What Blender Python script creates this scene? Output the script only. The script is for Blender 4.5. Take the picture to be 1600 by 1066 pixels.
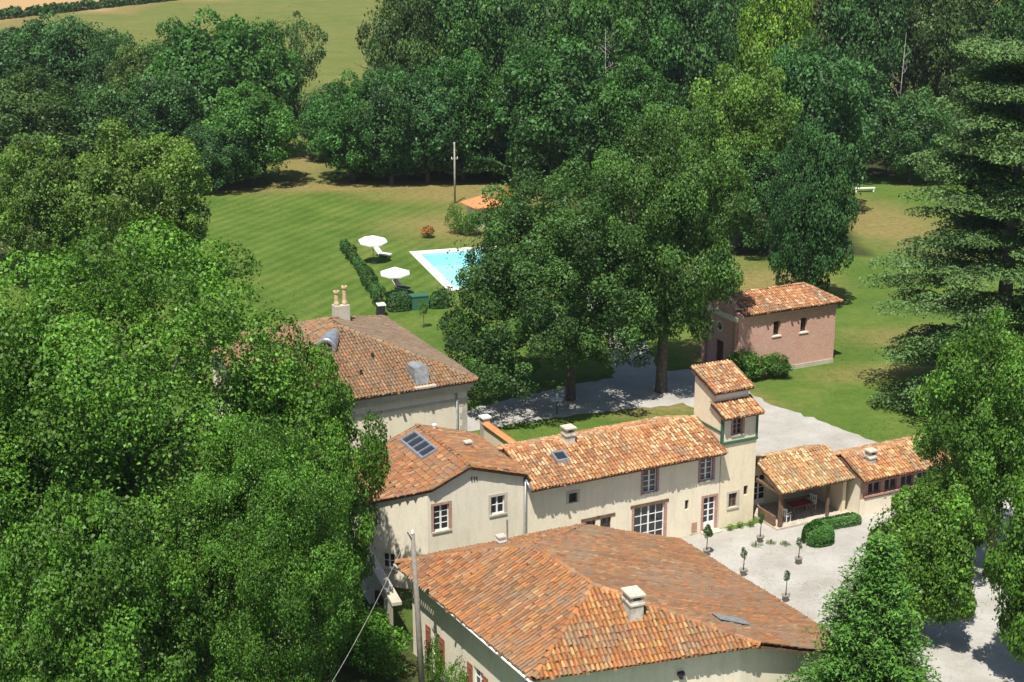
import bpy, bmesh, math, random
import numpy as np
from mathutils import Vector
from mathutils.geometry import delaunay_2d_cdt

for o in list(bpy.data.objects):
    bpy.data.objects.remove(o, do_unlink=True)
scene = bpy.context.scene
col = scene.collection

# ---------------------------------------------------------------- camera, sky, sun, exposure
CAM_H = 37.0
PITCH = math.atan(733.0 / 2400.0)
cam_d = bpy.data.cameras.new('camera')
cam_d.sensor_width = 36.0
cam_d.lens = 36.0 * 2400.0 / 1600.0
cam_d.clip_start = 0.5
cam_d.clip_end = 6000
cam = bpy.data.objects.new('camera', cam_d)
cam.location = (0, 0, CAM_H)
cam.rotation_euler = (math.pi / 2 - PITCH, 0, 0)
col.objects.link(cam)
scene.camera = cam

SUN_EL = math.radians(63.0)
SUN_AZ = math.atan2(-0.28, -0.96)          # measured from +Y towards +X
sun_dir = Vector((math.sin(SUN_AZ) * math.cos(SUN_EL), math.cos(SUN_AZ) * math.cos(SUN_EL), math.sin(SUN_EL)))

world = bpy.data.worlds.new('World')
scene.world = world
world.use_nodes = True
wn = world.node_tree
wn.nodes.clear()
sky = wn.nodes.new('ShaderNodeTexSky')
sky.sky_type = 'NISHITA'
sky.sun_disc = False
sky.sun_elevation = SUN_EL
sky.sun_rotation = SUN_AZ
sky.air_density = 1.0
sky.dust_density = 1.0
bg = wn.nodes.new('ShaderNodeBackground')
bg.inputs['Strength'].default_value = 0.082
wo = wn.nodes.new('ShaderNodeOutputWorld')
wn.links.new(sky.outputs[0], bg.inputs[0])
wn.links.new(bg.outputs[0], wo.inputs[0])

sun_d = bpy.data.lights.new('sun', 'SUN')
sun_d.energy = 5.0
sun_d.angle = math.radians(0.53)
sun_d.color = (1.0, 0.95, 0.86)
sun = bpy.data.objects.new('sun', sun_d)
sun.rotation_euler = sun_dir.to_track_quat('Z', 'Y').to_euler()
sun.location = (0, 0, 200)
col.objects.link(sun)

scene.view_settings.view_transform = 'Standard'
scene.view_settings.look = 'None'
scene.view_settings.gamma = 1.0
scene.view_settings.exposure = 0.44
scene.view_settings.use_curve_mapping = False
scene.cycles.max_bounces = 6
scene.cycles.diffuse_bounces = 3
scene.cycles.transparent_max_bounces = 8
scene.cycles.use_denoising = True

# ---------------------------------------------------------------- site frame (u along the long house front, v away from it)
SA = math.radians(26.5)
SO = (0.95, 79.94)
CU, SU = math.cos(SA), math.sin(SA)
def W(u, v, z=0.0):
    return Vector((SO[0] + u * CU - v * SU, SO[1] + u * SU + v * CU, z))

# ---------------------------------------------------------------- materials
def new_mat(name):
    m = bpy.data.materials.new(name)
    m.use_nodes = True
    nt = m.node_tree
    nt.nodes.clear()
    out = nt.nodes.new('ShaderNodeOutputMaterial')
    b = nt.nodes.new('ShaderNodeBsdfPrincipled')
    nt.links.new(b.outputs[0], out.inputs[0])
    b.inputs['Specular IOR Level'].default_value = 0.25
    return m, nt, b, out

def N(nt, kind, **kw):
    n = nt.nodes.new(kind)
    for k, v in kw.items():
        if k.startswith('i_'):
            n.inputs[k[2:].replace('_', ' ')].default_value = v
        else:
            setattr(n, k, v)
    return n

def noise(nt, vec, scale, detail=4, rough=.6):
    n = nt.nodes.new('ShaderNodeTexNoise')
    n.inputs['Scale'].default_value = scale
    n.inputs['Detail'].default_value = detail
    n.inputs['Roughness'].default_value = rough
    if vec is not None:
        nt.links.new(vec, n.inputs['Vector'])
    return n

def ramp(nt, fac, stops):
    r = nt.nodes.new('ShaderNodeValToRGB')
    e = r.color_ramp.elements
    while len(e) > 1:
        e.remove(e[-1])
    e[0].position, e[0].color = stops[0][0], (*stops[0][1], 1)
    for p, c in stops[1:]:
        x = e.new(p)
        x.color = (*c, 1)
    nt.links.new(fac, r.inputs[0])
    return r

def mixc(nt, a, b, fac, mode='MIX'):
    m = nt.nodes.new('ShaderNodeMix')
    m.data_type = 'RGBA'
    m.blend_type = mode
    for sock, val in ((m.inputs[6], a), (m.inputs[7], b), (m.inputs[0], fac)):
        if isinstance(val, (tuple, list)):
            sock.default_value = (*val, 1)
        elif isinstance(val, (int, float)):
            sock.default_value = val
        else:
            nt.links.new(val, sock)
    return m.outputs[2]

def math_n(nt, op, a, b=None):
    m = nt.nodes.new('ShaderNodeMath')
    m.operation = op
    for s, v in ((m.inputs[0], a), (m.inputs[1], b)):
        if v is None:
            continue
        if isinstance(v, (int, float)):
            s.default_value = v
        else:
            nt.links.new(v, s)
    return m.outputs[0]

def bump(nt, b, height, strength=.3, dist=.02):
    n = nt.nodes.new('ShaderNodeBump')
    n.inputs['Strength'].default_value = strength
    n.inputs['Distance'].default_value = dist
    nt.links.new(height, n.inputs['Height'])
    nt.links.new(n.outputs[0], b.inputs['Normal'])

def objco(nt):
    return nt.nodes.new('ShaderNodeTexCoord').outputs['Object']

def plain(name, c, rough=.6, var=.15, scale=6.0, metal=0.0, spec=.25):
    m, nt, b, o = new_mat(name)
    n = noise(nt, objco(nt), scale)
    lo = tuple(x * (1 - var) for x in c)
    hi = tuple(min(1, x * (1 + var)) for x in c)
    r = ramp(nt, n.outputs[0], [(.3, lo), (.7, hi)])
    nt.links.new(r.outputs[0], b.inputs['Base Color'])
    b.inputs['Roughness'].default_value = rough
    b.inputs['Metallic'].default_value = metal
    b.inputs['Specular IOR Level'].default_value = spec
    return m

def render_mat(name, c, stain=(.36, .33, .26), amount=.5):
    m, nt, b, o = new_mat(name)
    co = objco(nt)
    n1 = noise(nt, co, .55, 6, .65)
    n2 = noise(nt, co, 9.0, 5, .7)
    mp = nt.nodes.new('ShaderNodeMapping')
    mp.inputs['Scale'].default_value = (1.6, 1.6, .22)
    nt.links.new(co, mp.inputs[0])
    n3 = noise(nt, mp.outputs[0], 2.4, 5, .7)
    base = ramp(nt, n2.outputs[0], [(.25, tuple(x * .9 for x in c)), (.75, tuple(x * 1.08 for x in c))]).outputs[0]
    f1 = ramp(nt, n1.outputs[0], [(.45, (0, 0, 0)), (.75, (amount,) * 3)]).outputs[0]
    base = mixc(nt, base, stain, f1)
    f2 = ramp(nt, n3.outputs[0], [(.48, (0, 0, 0)), (.72, (amount * .75,) * 3)]).outputs[0]
    base = mixc(nt, base, tuple(x * .66 for x in c), f2)
    nt.links.new(base, b.inputs['Base Color'])
    b.inputs['Roughness'].default_value = .92
    bump(nt, b, n2.outputs[0], .25, .02)
    return m

def attr_mat(name, rough=.85, dirt=.35, spec=.2):
    m, nt, b, o = new_mat(name)
    a = N(nt, 'ShaderNodeAttribute', attribute_name='col')
    co = objco(nt)
    n = noise(nt, co, 7.0, 6, .7)
    f = ramp(nt, n.outputs[0], [(.42, (0, 0, 0)), (.72, (dirt,) * 3)]).outputs[0]
    c = mixc(nt, a.outputs['Color'], (.16, .13, .10), f)
    nt.links.new(c, b.inputs['Base Color'])
    b.inputs['Roughness'].default_value = rough
    b.inputs['Specular IOR Level'].default_value = spec
    n2 = noise(nt, co, 40.0, 3, .6)
    bump(nt, b, n2.outputs[0], .3, .01)
    return m

def leaf_mat(name, c, trans=.3, rough=.5, spec=.35):
    m, nt, b, o = new_mat(name)
    a = N(nt, 'ShaderNodeAttribute', attribute_name='col')
    oi = nt.nodes.new('ShaderNodeObjectInfo')
    x = mixc(nt, a.outputs['Color'], c, 1.0, 'MULTIPLY')
    x = mixc(nt, x, oi.outputs['Color'], 1.0, 'MULTIPLY')
    nt.links.new(x, b.inputs['Base Color'])
    b.inputs['Roughness'].default_value = rough
    b.inputs['Specular IOR Level'].default_value = spec
    t = nt.nodes.new('ShaderNodeBsdfTranslucent')
    y = mixc(nt, x, (1.15, 1.25, .55), 1.0, 'MULTIPLY')
    nt.links.new(y, t.inputs[0])
    mx = nt.nodes.new('ShaderNodeMixShader')
    mx.inputs[0].default_value = trans
    nt.links.new(b.outputs[0], mx.inputs[1])
    nt.links.new(t.outputs[0], mx.inputs[2])
    nt.links.new(mx.outputs[0], o.inputs[0])
    return m

def brick_mat(name, c1, c2, mortar, scale=1.0):
    m, nt, b, o = new_mat(name)
    sx = nt.nodes.new('ShaderNodeSeparateXYZ')
    nt.links.new(objco(nt), sx.inputs[0])
    cx = nt.nodes.new('ShaderNodeCombineXYZ')
    nt.links.new(math_n(nt, 'ADD', sx.outputs[0], sx.outputs[1]), cx.inputs[0])
    nt.links.new(sx.outputs[2], cx.inputs[1])
    br = nt.nodes.new('ShaderNodeTexBrick')
    br.inputs['Color1'].default_value = (*c1, 1)
    br.inputs['Color2'].default_value = (*c2, 1)
    br.inputs['Mortar'].default_value = (*mortar, 1)
    br.inputs['Scale'].default_value = scale
    br.inputs['Brick Width'].default_value = .4
    br.inputs['Row Height'].default_value = .085
    br.inputs['Mortar Size'].default_value = .012
    nt.links.new(cx.outputs[0], br.inputs['Vector'])
    n = noise(nt, objco(nt), .8, 6, .7)
    f = ramp(nt, n.outputs[0], [(.4, (0, 0, 0)), (.75, (.6,) * 3)]).outputs[0]
    x = mixc(nt, br.outputs[0], mortar, f)
    nb = noise(nt, objco(nt), 4.5, 5, .75)
    x = mixc(nt, x, ramp(nt, nb.outputs[0], [(.3, (.62, .6, .58)), (.7, (1.25, 1.2, 1.18))]).outputs[0], .45, 'MULTIPLY')
    nt.links.new(x, b.inputs['Base Color'])
    b.inputs['Roughness'].default_value = .9
    return m

M = {}
M['render'] = render_mat('lime_render', (.80, .72, .56), (.58, .51, .39))
M['render_grey'] = render_mat('old_grey_render', (.78, .71, .57), (.58, .52, .42), .55)
M['render_warm'] = render_mat('warm_render', (.80, .70, .51), (.56, .49, .36))
M['stone'] = render_mat('pale_stone', (.55, .50, .41), (.3, .28, .22), .7)
M['brick'] = brick_mat('pink_brick', (.61, .33, .26), (.51, .26, .205), (.60, .43, .355))
M['brick_trim'] = plain('brick_trim', (.42, .25, .2), .9, .3, 8)
M['tile'] = attr_mat('terracotta_tile')
M['tile_deck'] = plain('roof_deck', (.17, .095, .06), .95, .4, 5)
M['white'] = plain('white_paint', (.8, .8, .78), .5, .05)
M['cream'] = plain('cream_paint', (.7, .66, .55), .6, .06)
M['wood'] = plain('brown_wood', (.16, .10, .065), .75, .35, 4)
M['dark_wood'] = plain('dark_wood', (.07, .045, .03), .8, .35, 4)
M['red_paint'] = plain('faded_red_paint', (.30, .11, .075), .7, .25)
M['mauve_paint'] = plain('mauve_paint', (.36, .23, .22), .7, .2)
M['green_paint'] = plain('green_paint', (.06, .13, .075), .6, .25)
M['zinc'] = plain('zinc', (.42, .45, .48), .38, .25, 5, .6, .5)
M['lead'] = plain('weathered_lead', (.27, .285, .29), .55, .3, 4, .2)
M['iron'] = plain('dark_iron', (.03, .03, .032), .5, .2)
M['concrete'] = plain('concrete', (.24, .22, .19), .9, .2, 5)
M['chimney'] = plain('rendered_chimney', (.50, .47, .41), .95, .45, 3)
M['mortar'] = plain('ridge_mortar', (.50, .38, .28), .95, .3, 7)
M['coping'] = plain('pool_coping', (.80, .77, .70), .8, .08, 3)
M['pool'] = plain('pool_liner', (.52, .78, .82), .6, .05, 2)
M['canvas'] = plain('white_canvas', (.82, .81, .77), .9, .05, 3)
M['charcoal'] = plain('charcoal_fabric', (.045, .047, .055), .9, .2)
M['terracotta'] = plain('terracotta_pot', (.42, .17, .09), .85, .25, 8)
M['orange_roof'] = plain('orange_roofing', (.58, .22, .09), .85, .18, 2)
M['red_cloth'] = plain('red_cloth', (.38, .07, .08), .9, .2)
M['paving'] = plain('paving', (.46, .41, .34), .9, .2, 3)
M['bark'] = plain('bark', (.115, .095, .075), .95, .45, 5)
M['pale_bark'] = plain('pale_bark', (.33, .31, .27), .9, .35, 5)
M['pot_clay'] = plain('ochre_clay', (.55, .42, .24), .9, .25, 8)
M['green_box'] = plain('green_plastic', (.04, .13, .075), .6, .1)
M['flower'] = plain('orange_flower', (.40, .09, .035), .8, .3, 9)
m, nt, b, o = new_mat('window_glass')
b.inputs['Base Color'].default_value = (.025, .03, .035, 1)
b.inputs['Roughness'].default_value = .06
b.inputs['Specular IOR Level'].default_value = .6
n_ = noise(nt, objco(nt), 1.6, 2)
bump(nt, b, n_.outputs[0], .05, .05)
M['glass'] = m
m, nt, b, o = new_mat('pool_water')
tr = nt.nodes.new('ShaderNodeBsdfTransparent'); tr.inputs[0].default_value = (.80, .965, .98, 1)
gl = nt.nodes.new('ShaderNodeBsdfGlossy'); gl.inputs['Roughness'].default_value = .03
fr = nt.nodes.new('ShaderNodeFresnel'); fr.inputs[0].default_value = 1.33
n_ = noise(nt, objco(nt), 2.2, 3)
bp = nt.nodes.new('ShaderNodeBump'); bp.inputs['Strength'].default_value = .15; bp.inputs['Distance'].default_value = .05
nt.links.new(n_.outputs[0], bp.inputs['Height'])
nt.links.new(bp.outputs[0], gl.inputs['Normal']); nt.links.new(bp.outputs[0], fr.inputs['Normal'])
mx = nt.nodes.new('ShaderNodeMixShader')
nt.links.new(fr.outputs[0], mx.inputs[0]); nt.links.new(tr.outputs[0], mx.inputs[1]); nt.links.new(gl.outputs[0], mx.inputs[2])
nt.links.new(mx.outputs[0], o.inputs[0])
M['water'] = m

LEAF = {
    'dark': leaf_mat('leaf_dark', (.074, .152, .046)),
    'mid': leaf_mat('leaf_mid', (.078, .170, .042)),
    'olive': leaf_mat('leaf_olive', (.104, .168, .048)),
    'olivenear': leaf_mat('leaf_olive_near', (.122, .205, .046)),
    'bright': leaf_mat('leaf_bright', (.16, .25, .035)),
    'sparse': leaf_mat('leaf_sparse', (.085, .15, .045)),
    'yew': leaf_mat('leaf_yew', (.056, .112, .042), .15, .6, .12),
    'plane': leaf_mat('leaf_plane', (.090, .170, .046)),
    'near': leaf_mat('leaf_lime', (.104, .205, .036)),
    'cedar': leaf_mat('needle_cedar', (.105, .178, .062), .15, .6, .12),
    'fir': leaf_mat('needle_fir', (.095, .195, .042), .15, .6, .15),
    'hedge': leaf_mat('leaf_hedge', (.052, .125, .03), .2),
    'undergrowth': leaf_mat('leaf_undergrowth', (.055, .115, .034), .2),
}

# ---------------------------------------------------------------- mesh helpers
def tag(o, label=None, cat=None, group=None, kind=None):
    if label: o['label'] = label
    if cat: o['category'] = cat
    if group: o['group'] = group
    if kind: o['kind'] = kind
    return o

class Thing:
    """An Empty at a thing's base; parts built under it use absolute coordinates in its frame."""
    def __init__(s, name, label, cat, loc, rot=0.0, group=None, org=(0, 0, 0)):
        s.o = bpy.data.objects.new(name, None)
        s.o.empty_display_size = .5
        s.o.location = loc
        s.o.rotation_euler = (0, 0, rot)
        col.objects.link(s.o)
        tag(s.o, label, cat, group)
        s.org = org

def site_thing(name, label, cat, u, v, group=None):
    return Thing(name, label, cat, W(u, v), SA, group, (u, v, 0))

class MB:
    def __init__(s):
        s.v, s.f = [], []
    def add(s, vs, fs):
        n = len(s.v)
        s.v += [tuple(p) for p in vs]
        s.f += [tuple(i + n for i in f) for f in fs]
        return s
    def box(s, x0, x1, y0, y1, z0, z1):
        vs = [(x, y, z) for z in (z0, z1) for y in (y0, y1) for x in (x0, x1)]
        return s.add(vs, [(0, 2, 3, 1), (4, 5, 7, 6), (0, 1, 5, 4), (2, 6, 7, 3), (0, 4, 6, 2), (1, 3, 7, 5)])
    def obox(s, c, e, n, l, d, z0, z1):
        """box of length l along e and depth d along n (2D unit vectors), centred at c"""
        vs = []
        for z in (z0, z1):
            for b_ in (-.5, .5):
                for a_ in (-.5, .5):
                    vs.append((c[0] + e[0] * l * a_ + n[0] * d * b_, c[1] + e[1] * l * a_ + n[1] * d * b_, z))
        return s.add(vs, [(0, 2, 3, 1), (4, 5, 7, 6), (0, 1, 5, 4), (2, 6, 7, 3), (0, 4, 6, 2), (1, 3, 7, 5)])
    def quad(s, *p):
        return s.add(p, [tuple(range(len(p)))])
    def prism(s, poly, off):
        """closed solid from a planar polygon pushed by the vector off"""
        n = len(poly)
        a = [Vector(p) for p in poly]
        b_ = [p + Vector(off) for p in a]
        return s.add(a + b_, [tuple(range(n)), tuple(range(2 * n - 1, n - 1, -1))] +
                     [(i, n + i, n + (i + 1) % n, (i + 1) % n) for i in range(n)])
    def tube(s, pts, rad, n=7, cap=True):
        pts = [Vector(p) for p in pts]
        base = len(s.v)
        for i, p in enumerate(pts):
            d = (pts[min(i + 1, len(pts) - 1)] - pts[max(i - 1, 0)]).normalized()
            a = d.orthogonal().normalized() if abs(d.z) < .9 else Vector((1, 0, 0))
            a = (a - d * a.dot(d)).normalized()
            b_ = d.cross(a)
            for k in range(n):
                t = 2 * math.pi * k / n
                s.v.append(tuple(p + (a * math.cos(t) + b_ * math.sin(t)) * rad[i]))
        for i in range(len(pts) - 1):
            for k in range(n):
                q = base + i * n
                s.f.append((q + k, q + (k + 1) % n, q + n + (k + 1) % n, q + n + k))
        if cap:
            s.f.append(tuple(base + k for k in range(n - 1, -1, -1)))
            q = base + (len(pts) - 1) * n
            s.f.append(tuple(q + k for k in range(n)))
        return s
    def lathe(s, prof, n=12, c=(0, 0)):
        base = len(s.v)
        for r, z in prof:
            for k in range(n):
                t = 2 * math.pi * k / n
                s.v.append((c[0] + r * math.cos(t), c[1] + r * math.sin(t), z))
        for i in range(len(prof) - 1):
            for k in range(n):
                q = base + i * n
                s.f.append((q + k, q + (k + 1) % n, q + n + (k + 1) % n, q + n + k))
        return s
    def mesh(s, name, mat, org=(0, 0, 0), smooth=False):
        me = bpy.data.meshes.new(name)
        me.from_pydata([(a - org[0], b_ - org[1], c - org[2]) for a, b_, c in s.v], [], s.f)
        if mat is not None:
            me.materials.append(M[mat] if isinstance(mat, str) else mat)
        if smooth:
            for p in me.polygons: p.use_smooth = True
        me.update()
        return me
    def build(s, name, mat, parent=None, smooth=False, org=None, kind=None):
        """parent: a Thing (part) or (Thing, object) for a sub-part"""
        th, po = (parent if isinstance(parent, tuple) else (parent, parent.o if parent else None))
        me = s.mesh(name, mat, org or (th.org if th else (0, 0, 0)), smooth)
        o = bpy.data.objects.new(name, me)
        if po is not None: o.parent = po
        col.objects.link(o)
        if kind: o['kind'] = kind
        return o

def np_mesh(name, verts, nper, mat, cols=None):
    """mesh of separate faces with nper vertices each"""
    verts = np.asarray(verts, np.float32).reshape(-1, 3)
    nv = len(verts); nf = nv // nper
    me = bpy.data.meshes.new(name)
    me.vertices.add(nv); me.vertices.foreach_set('co', verts.ravel())
    me.loops.add(nv); me.loops.foreach_set('vertex_index', np.arange(nv, dtype=np.int32))
    me.polygons.add(nf); me.polygons.foreach_set('loop_start', np.arange(0, nv, nper, dtype=np.int32))
    me.update(calc_edges=True)
    if cols is not None:
        a = me.color_attributes.new('col', 'FLOAT_COLOR', 'POINT')
        c = np.ones((nv, 4), np.float32); c[:, :3] = np.repeat(cols, nper, 0) if len(cols) == nf else cols
        a.data.foreach_set('color', c.ravel())
    me.materials.append(mat)
    return me

def idx_mesh(name, verts, faces, mat, cols=None, smooth=False):
    verts = np.asarray(verts, np.float32); faces = np.asarray(faces, np.int32)
    k = faces.shape[1]
    me = bpy.data.meshes.new(name)
    me.vertices.add(len(verts)); me.vertices.foreach_set('co', verts.ravel())
    me.loops.add(faces.size); me.loops.foreach_set('vertex_index', faces.ravel())
    me.polygons.add(len(faces)); me.polygons.foreach_set('loop_start', np.arange(0, faces.size, k, dtype=np.int32))
    if smooth: me.polygons.foreach_set('use_smooth', np.ones(len(faces), bool))
    me.update(calc_edges=True)
    if cols is not None:
        a = me.color_attributes.new('col', 'FLOAT_COLOR', 'POINT')
        c = np.ones((len(verts), 4), np.float32); c[:, :3] = cols
        a.data.foreach_set('color', c.ravel())
    me.materials.append(mat)
    return me

def vnoise(x, y, seed=0):
    """smooth 2D value noise in 0..1 (numpy)"""
    xi, yi = np.floor(x).astype(int), np.floor(y).astype(int)
    fx, fy = x - xi, y - yi
    fx, fy = fx * fx * (3 - 2 * fx), fy * fy * (3 - 2 * fy)
    def h(a, b_):
        n = (a * 374761393 + b_ * 668265263 + seed * 974634777) & 0x7fffffff
        n = ((n ^ (n >> 13)) * 1274126177) & 0x7fffffff
        return ((n ^ (n >> 16)) & 0xffff) / 65535.0
    return ((h(xi, yi) * (1 - fx) + h(xi + 1, yi) * fx) * (1 - fy) + (h(xi, yi + 1) * (1 - fx) + h(xi + 1, yi + 1) * fx) * fy)

def inside(px, py, poly):
    r = np.zeros(np.shape(px), bool)
    n = len(poly)
    for i in range(n):
        x0, y0 = poly[i]; x1, y1 = poly[(i + 1) % n]
        if y0 == y1: continue
        c = ((y0 > py) != (y1 > py)) & (px < (x1 - x0) * (py - y0) / (y1 - y0) + x0)
        r ^= c
    return r

# ================================================================ THE SETTING: ground, gravel, fields
POOL_C = [W(22.0, 69.7), W(31.0, 68.2), W(28.3, 52.6), W(19.3, 54.1)]     # outer corners of the coping
pool_e = (POOL_C[1] - POOL_C[0]).normalized()
pool_n = (POOL_C[3] - POOL_C[0]).normalized()
def pool_pt(inset, k):
    s = [(1, 1), (-1, 1), (-1, -1), (1, -1)][k]
    return POOL_C[k] + pool_e * inset * s[0] + pool_n * inset * s[1]

WHEAT = [(-900, 300), (-148.8, 362.1), (-133.4, 407.2), (-120.7, 434.0), (-107.0, 460.0), (-85.5, 499.7), (-40, 600), (0, 900), (-900, 1500)]

def build_ground():
    rs = np.random.default_rng(5)
    xs = np.arange(-75, 80, 1.6); ys = np.arange(44, 262, 1.6)
    gx, gy = np.meshgrid(xs, ys)
    gx = gx + rs.uniform(-.3, .3, gx.shape); gy = gy + rs.uniform(-.3, .3, gy.shape)
    pts = list(zip(gx.ravel(), gy.ravel()))
    xs2 = np.arange(-500, 501, 20.0); ys2 = np.arange(-60, 900, 20.0)
    for x in xs2:
        for y in ys2:
            if not (-77 < x < 81 and 42 < y < 264): pts.append((x, y))
    for R in (1200, 2200, 4000):
        for k in range(24):
            t = 2 * math.pi * k / 24
            pts.append((R * math.cos(t), 300 + R * math.sin(t)))
    hole = [(pool_pt(.3, k).x, pool_pt(.3, k).y) for k in range(4)]
    px, py = np.array([p[0] for p in pts]), np.array([p[1] for p in pts])
    keep = ~inside(px, py, hole)
    pts = [p for p, k in zip(pts, keep) if k]
    n = len(pts)
    pts += hole
    vv, ee, ff, _, _, _ = delaunay_2d_cdt([Vector(p) for p in pts], [(n, n + 1), (n + 1, n + 2), (n + 2, n + 3), (n + 3, n)], [], 0, 1e-5)
    vx = np.array([(p.x, p.y) for p in vv])
    ff = np.array([f for f in ff if len(f) == 3])
    cen = vx[ff].mean(1)
    ff = ff[~inside(cen[:, 0], cen[:, 1], hole)]
    x, y = vx[:, 0], vx[:, 1]
    z = np.zeros(len(x))
    near = (np.abs(x) < 90) & (y < 270) & (y > 40)
    z = np.where(near, z, (vnoise(x / 90, y / 90, 3) - .5) * 1.5)
    z = np.where((y > 300), z + np.clip((y - 300) / 600, 0, 1) * 3, z)
    # what covers the ground: r = dry grass, g = woodland floor, b = mown lawn
    def blob(cx, cy, rx, ry, rot=0.0):
        dx, dy = x - cx, y - cy
        c, s = math.cos(rot), math.sin(rot)
        d = np.sqrt(((dx * c + dy * s) / rx) ** 2 + ((-dx * s + dy * c) / ry) ** 2)
        return np.clip(1.5 - d * 1.0, 0, 1) * (d < 1.5)
    nz = vnoise(x / 9, y / 9, 11) * .6 + vnoise(x / 3.5, y / 3.5, 12) * .4
    dry = np.zeros(len(x))
    for b_ in ((-28, 186, 9, 4, .1), (-17, 186, 13, 3.2, .05), (-2, 182, 14, 7, 0), (-28.5, 205, 4, 16, .1), (18, 146, 5, 7, 0), (24, 140, 6, 6, 0),
               (41, 165, 6, 16, .2), (18, 118, 4, 3, 0), (33, 122, 5, 3, 0), (17, 106, 3.5, 1.8, -.9), (28, 113, 5, 1.6, .3), (11, 104.5, 4, 1.2, .4), (0, 165, 12, 9, 0)):
        dry = np.maximum(dry, blob(*b_) * (.45 + nz))
    dry = np.where(y > 245, .22 + nz * .35, dry)
    wheat = inside(x, y, WHEAT) & (y > 300)
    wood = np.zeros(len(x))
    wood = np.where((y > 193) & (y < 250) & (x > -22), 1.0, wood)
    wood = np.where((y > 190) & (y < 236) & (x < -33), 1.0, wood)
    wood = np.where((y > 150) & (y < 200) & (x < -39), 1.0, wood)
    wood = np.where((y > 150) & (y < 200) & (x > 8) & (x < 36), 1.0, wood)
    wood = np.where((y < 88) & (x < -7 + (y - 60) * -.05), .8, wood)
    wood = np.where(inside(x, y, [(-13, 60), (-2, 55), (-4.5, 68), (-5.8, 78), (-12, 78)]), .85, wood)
    mow = inside(x, y, [(-34, 183), (-4, 180), (-7, 132), (-15, 118), (-26, 130), (-36, 150)]).astype(float)
    cols = np.stack([dry + 2.0 * wheat, wood, mow], 1).clip(0, 3)
    m, nt, b, o = new_mat('grass_ground')
    a = N(nt, 'ShaderNodeAttribute', attribute_name='col')
    sp = nt.nodes.new('ShaderNodeSeparateColor'); nt.links.new(a.outputs['Color'], sp.inputs[0])
    co = objco(nt)
    n1 = noise(nt, co, .16, 6, .62); n2 = noise(nt, co, 1.6, 5, .7); n3 = noise(nt, co, 9.0, 3, .7)
    g = ramp(nt, n1.outputs[0], [(.28, (.064, .118, .021)), (.5, (.094, .154, .029)), (.72, (.145, .182, .044))]).outputs[0]
    g = mixc(nt, g, ramp(nt, n2.outputs[0], [(.3, (.75, .78, .75)), (.7, (1.18, 1.15, 1.15))]).outputs[0], .8, 'MULTIPLY')
    g = mixc(nt, g, ramp(nt, n3.outputs[0], [(.3, (.72, .74, .72)), (.7, (1.22, 1.2, 1.22))]).outputs[0], .7, 'MULTIPLY')
    mp = nt.nodes.new('ShaderNodeMapping'); mp.inputs['Rotation'].default_value = (0, 0, math.radians(24))
    nt.links.new(co, mp.inputs[0])
    wv = nt.nodes.new('ShaderNodeTexWave'); wv.inputs['Scale'].default_value = .2; wv.inputs['Distortion'].default_value = .8
    wv.inputs['Detail'].default_value = 2
    nt.links.new(mp.outputs[0], wv.inputs[0])
    st = ramp(nt, wv.outputs[0], [(.35, (.86, .88, .86)), (.65, (1.14, 1.1, 1.05))]).outputs[0]
    g = mixc(nt, g, st, math_n(nt, 'MULTIPLY', sp.outputs[2], .75), 'MULTIPLY')
    dcol = ramp(nt, n2.outputs[0], [(.3, (.17, .135, .05)), (.7, (.30, .225, .095))]).outputs[0]
    df = math_n(nt, 'MULTIPLY', math_n(nt, 'MINIMUM', sp.outputs[0], 1.0), math_n(nt, 'ADD', n3.outputs[0], .3))
    g = mixc(nt, g, dcol, df)
    wfac = math_n(nt, 'MINIMUM', math_n(nt, 'MAXIMUM', math_n(nt, 'SUBTRACT', sp.outputs[0], 1.3), 0.0), 1.0)
    g = mixc(nt, g, ramp(nt, n2.outputs[0], [(.3, (.36, .24, .11)), (.7, (.47, .32, .16))]).outputs[0], wfac)
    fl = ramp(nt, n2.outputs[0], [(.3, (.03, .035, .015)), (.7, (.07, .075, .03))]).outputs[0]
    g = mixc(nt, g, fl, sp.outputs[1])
    nt.links.new(g, b.inputs['Base Color'])
    b.inputs['Roughness'].default_value = .95
    b.inputs['Specular IOR Level'].default_value = .05
    hh = mixc(nt, n3.outputs[0], n2.outputs[0], .5)
    bump(nt, b, hh, .9, .12)
    me = idx_mesh('ground', np.stack([x, y, z], 1), ff, m, cols)
    og = bpy.data.objects.new('ground', me); col.objects.link(og)
    tag(og, 'grass lawns, meadow and fields reaching to the horizon', None, None, 'structure')

build_ground()

def gravel_mat():
    m, nt, b, o = new_mat('pale_gravel')
    co = objco(nt)
    n1 = noise(nt, co, .35, 6, .65); n2 = noise(nt, co, 5.0, 5, .75); n3 = noise(nt, co, 26.0, 3, .7)
    g = ramp(nt, n1.outputs[0], [(.32, (.33, .31, .275)), (.66, (.46, .445, .415))]).outputs[0]
    g = mixc(nt, g, ramp(nt, n2.outputs[0], [(.3, (.8, .8, .78)), (.7, (1.12, 1.12, 1.12))]).outputs[0], .8, 'MULTIPLY')
    g = mixc(nt, g, ramp(nt, n3.outputs[0], [(.3, (.75, .75, .75)), (.7, (1.2, 1.2, 1.2))]).outputs[0], .6, 'MULTIPLY')
    f = ramp(nt, n2.outputs[0], [(.58, (0, 0, 0)), (.72, (.6,) * 3)]).outputs[0]
    g = mixc(nt, g, (.30, .27, .18), f)
    nt.links.new(g, b.inputs['Base Color'])
    b.inputs['Roughness'].default_value = .95
    bump(nt, b, n3.outputs[0], .6, .03)
    return m
M['gravel'] = gravel_mat()

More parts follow.
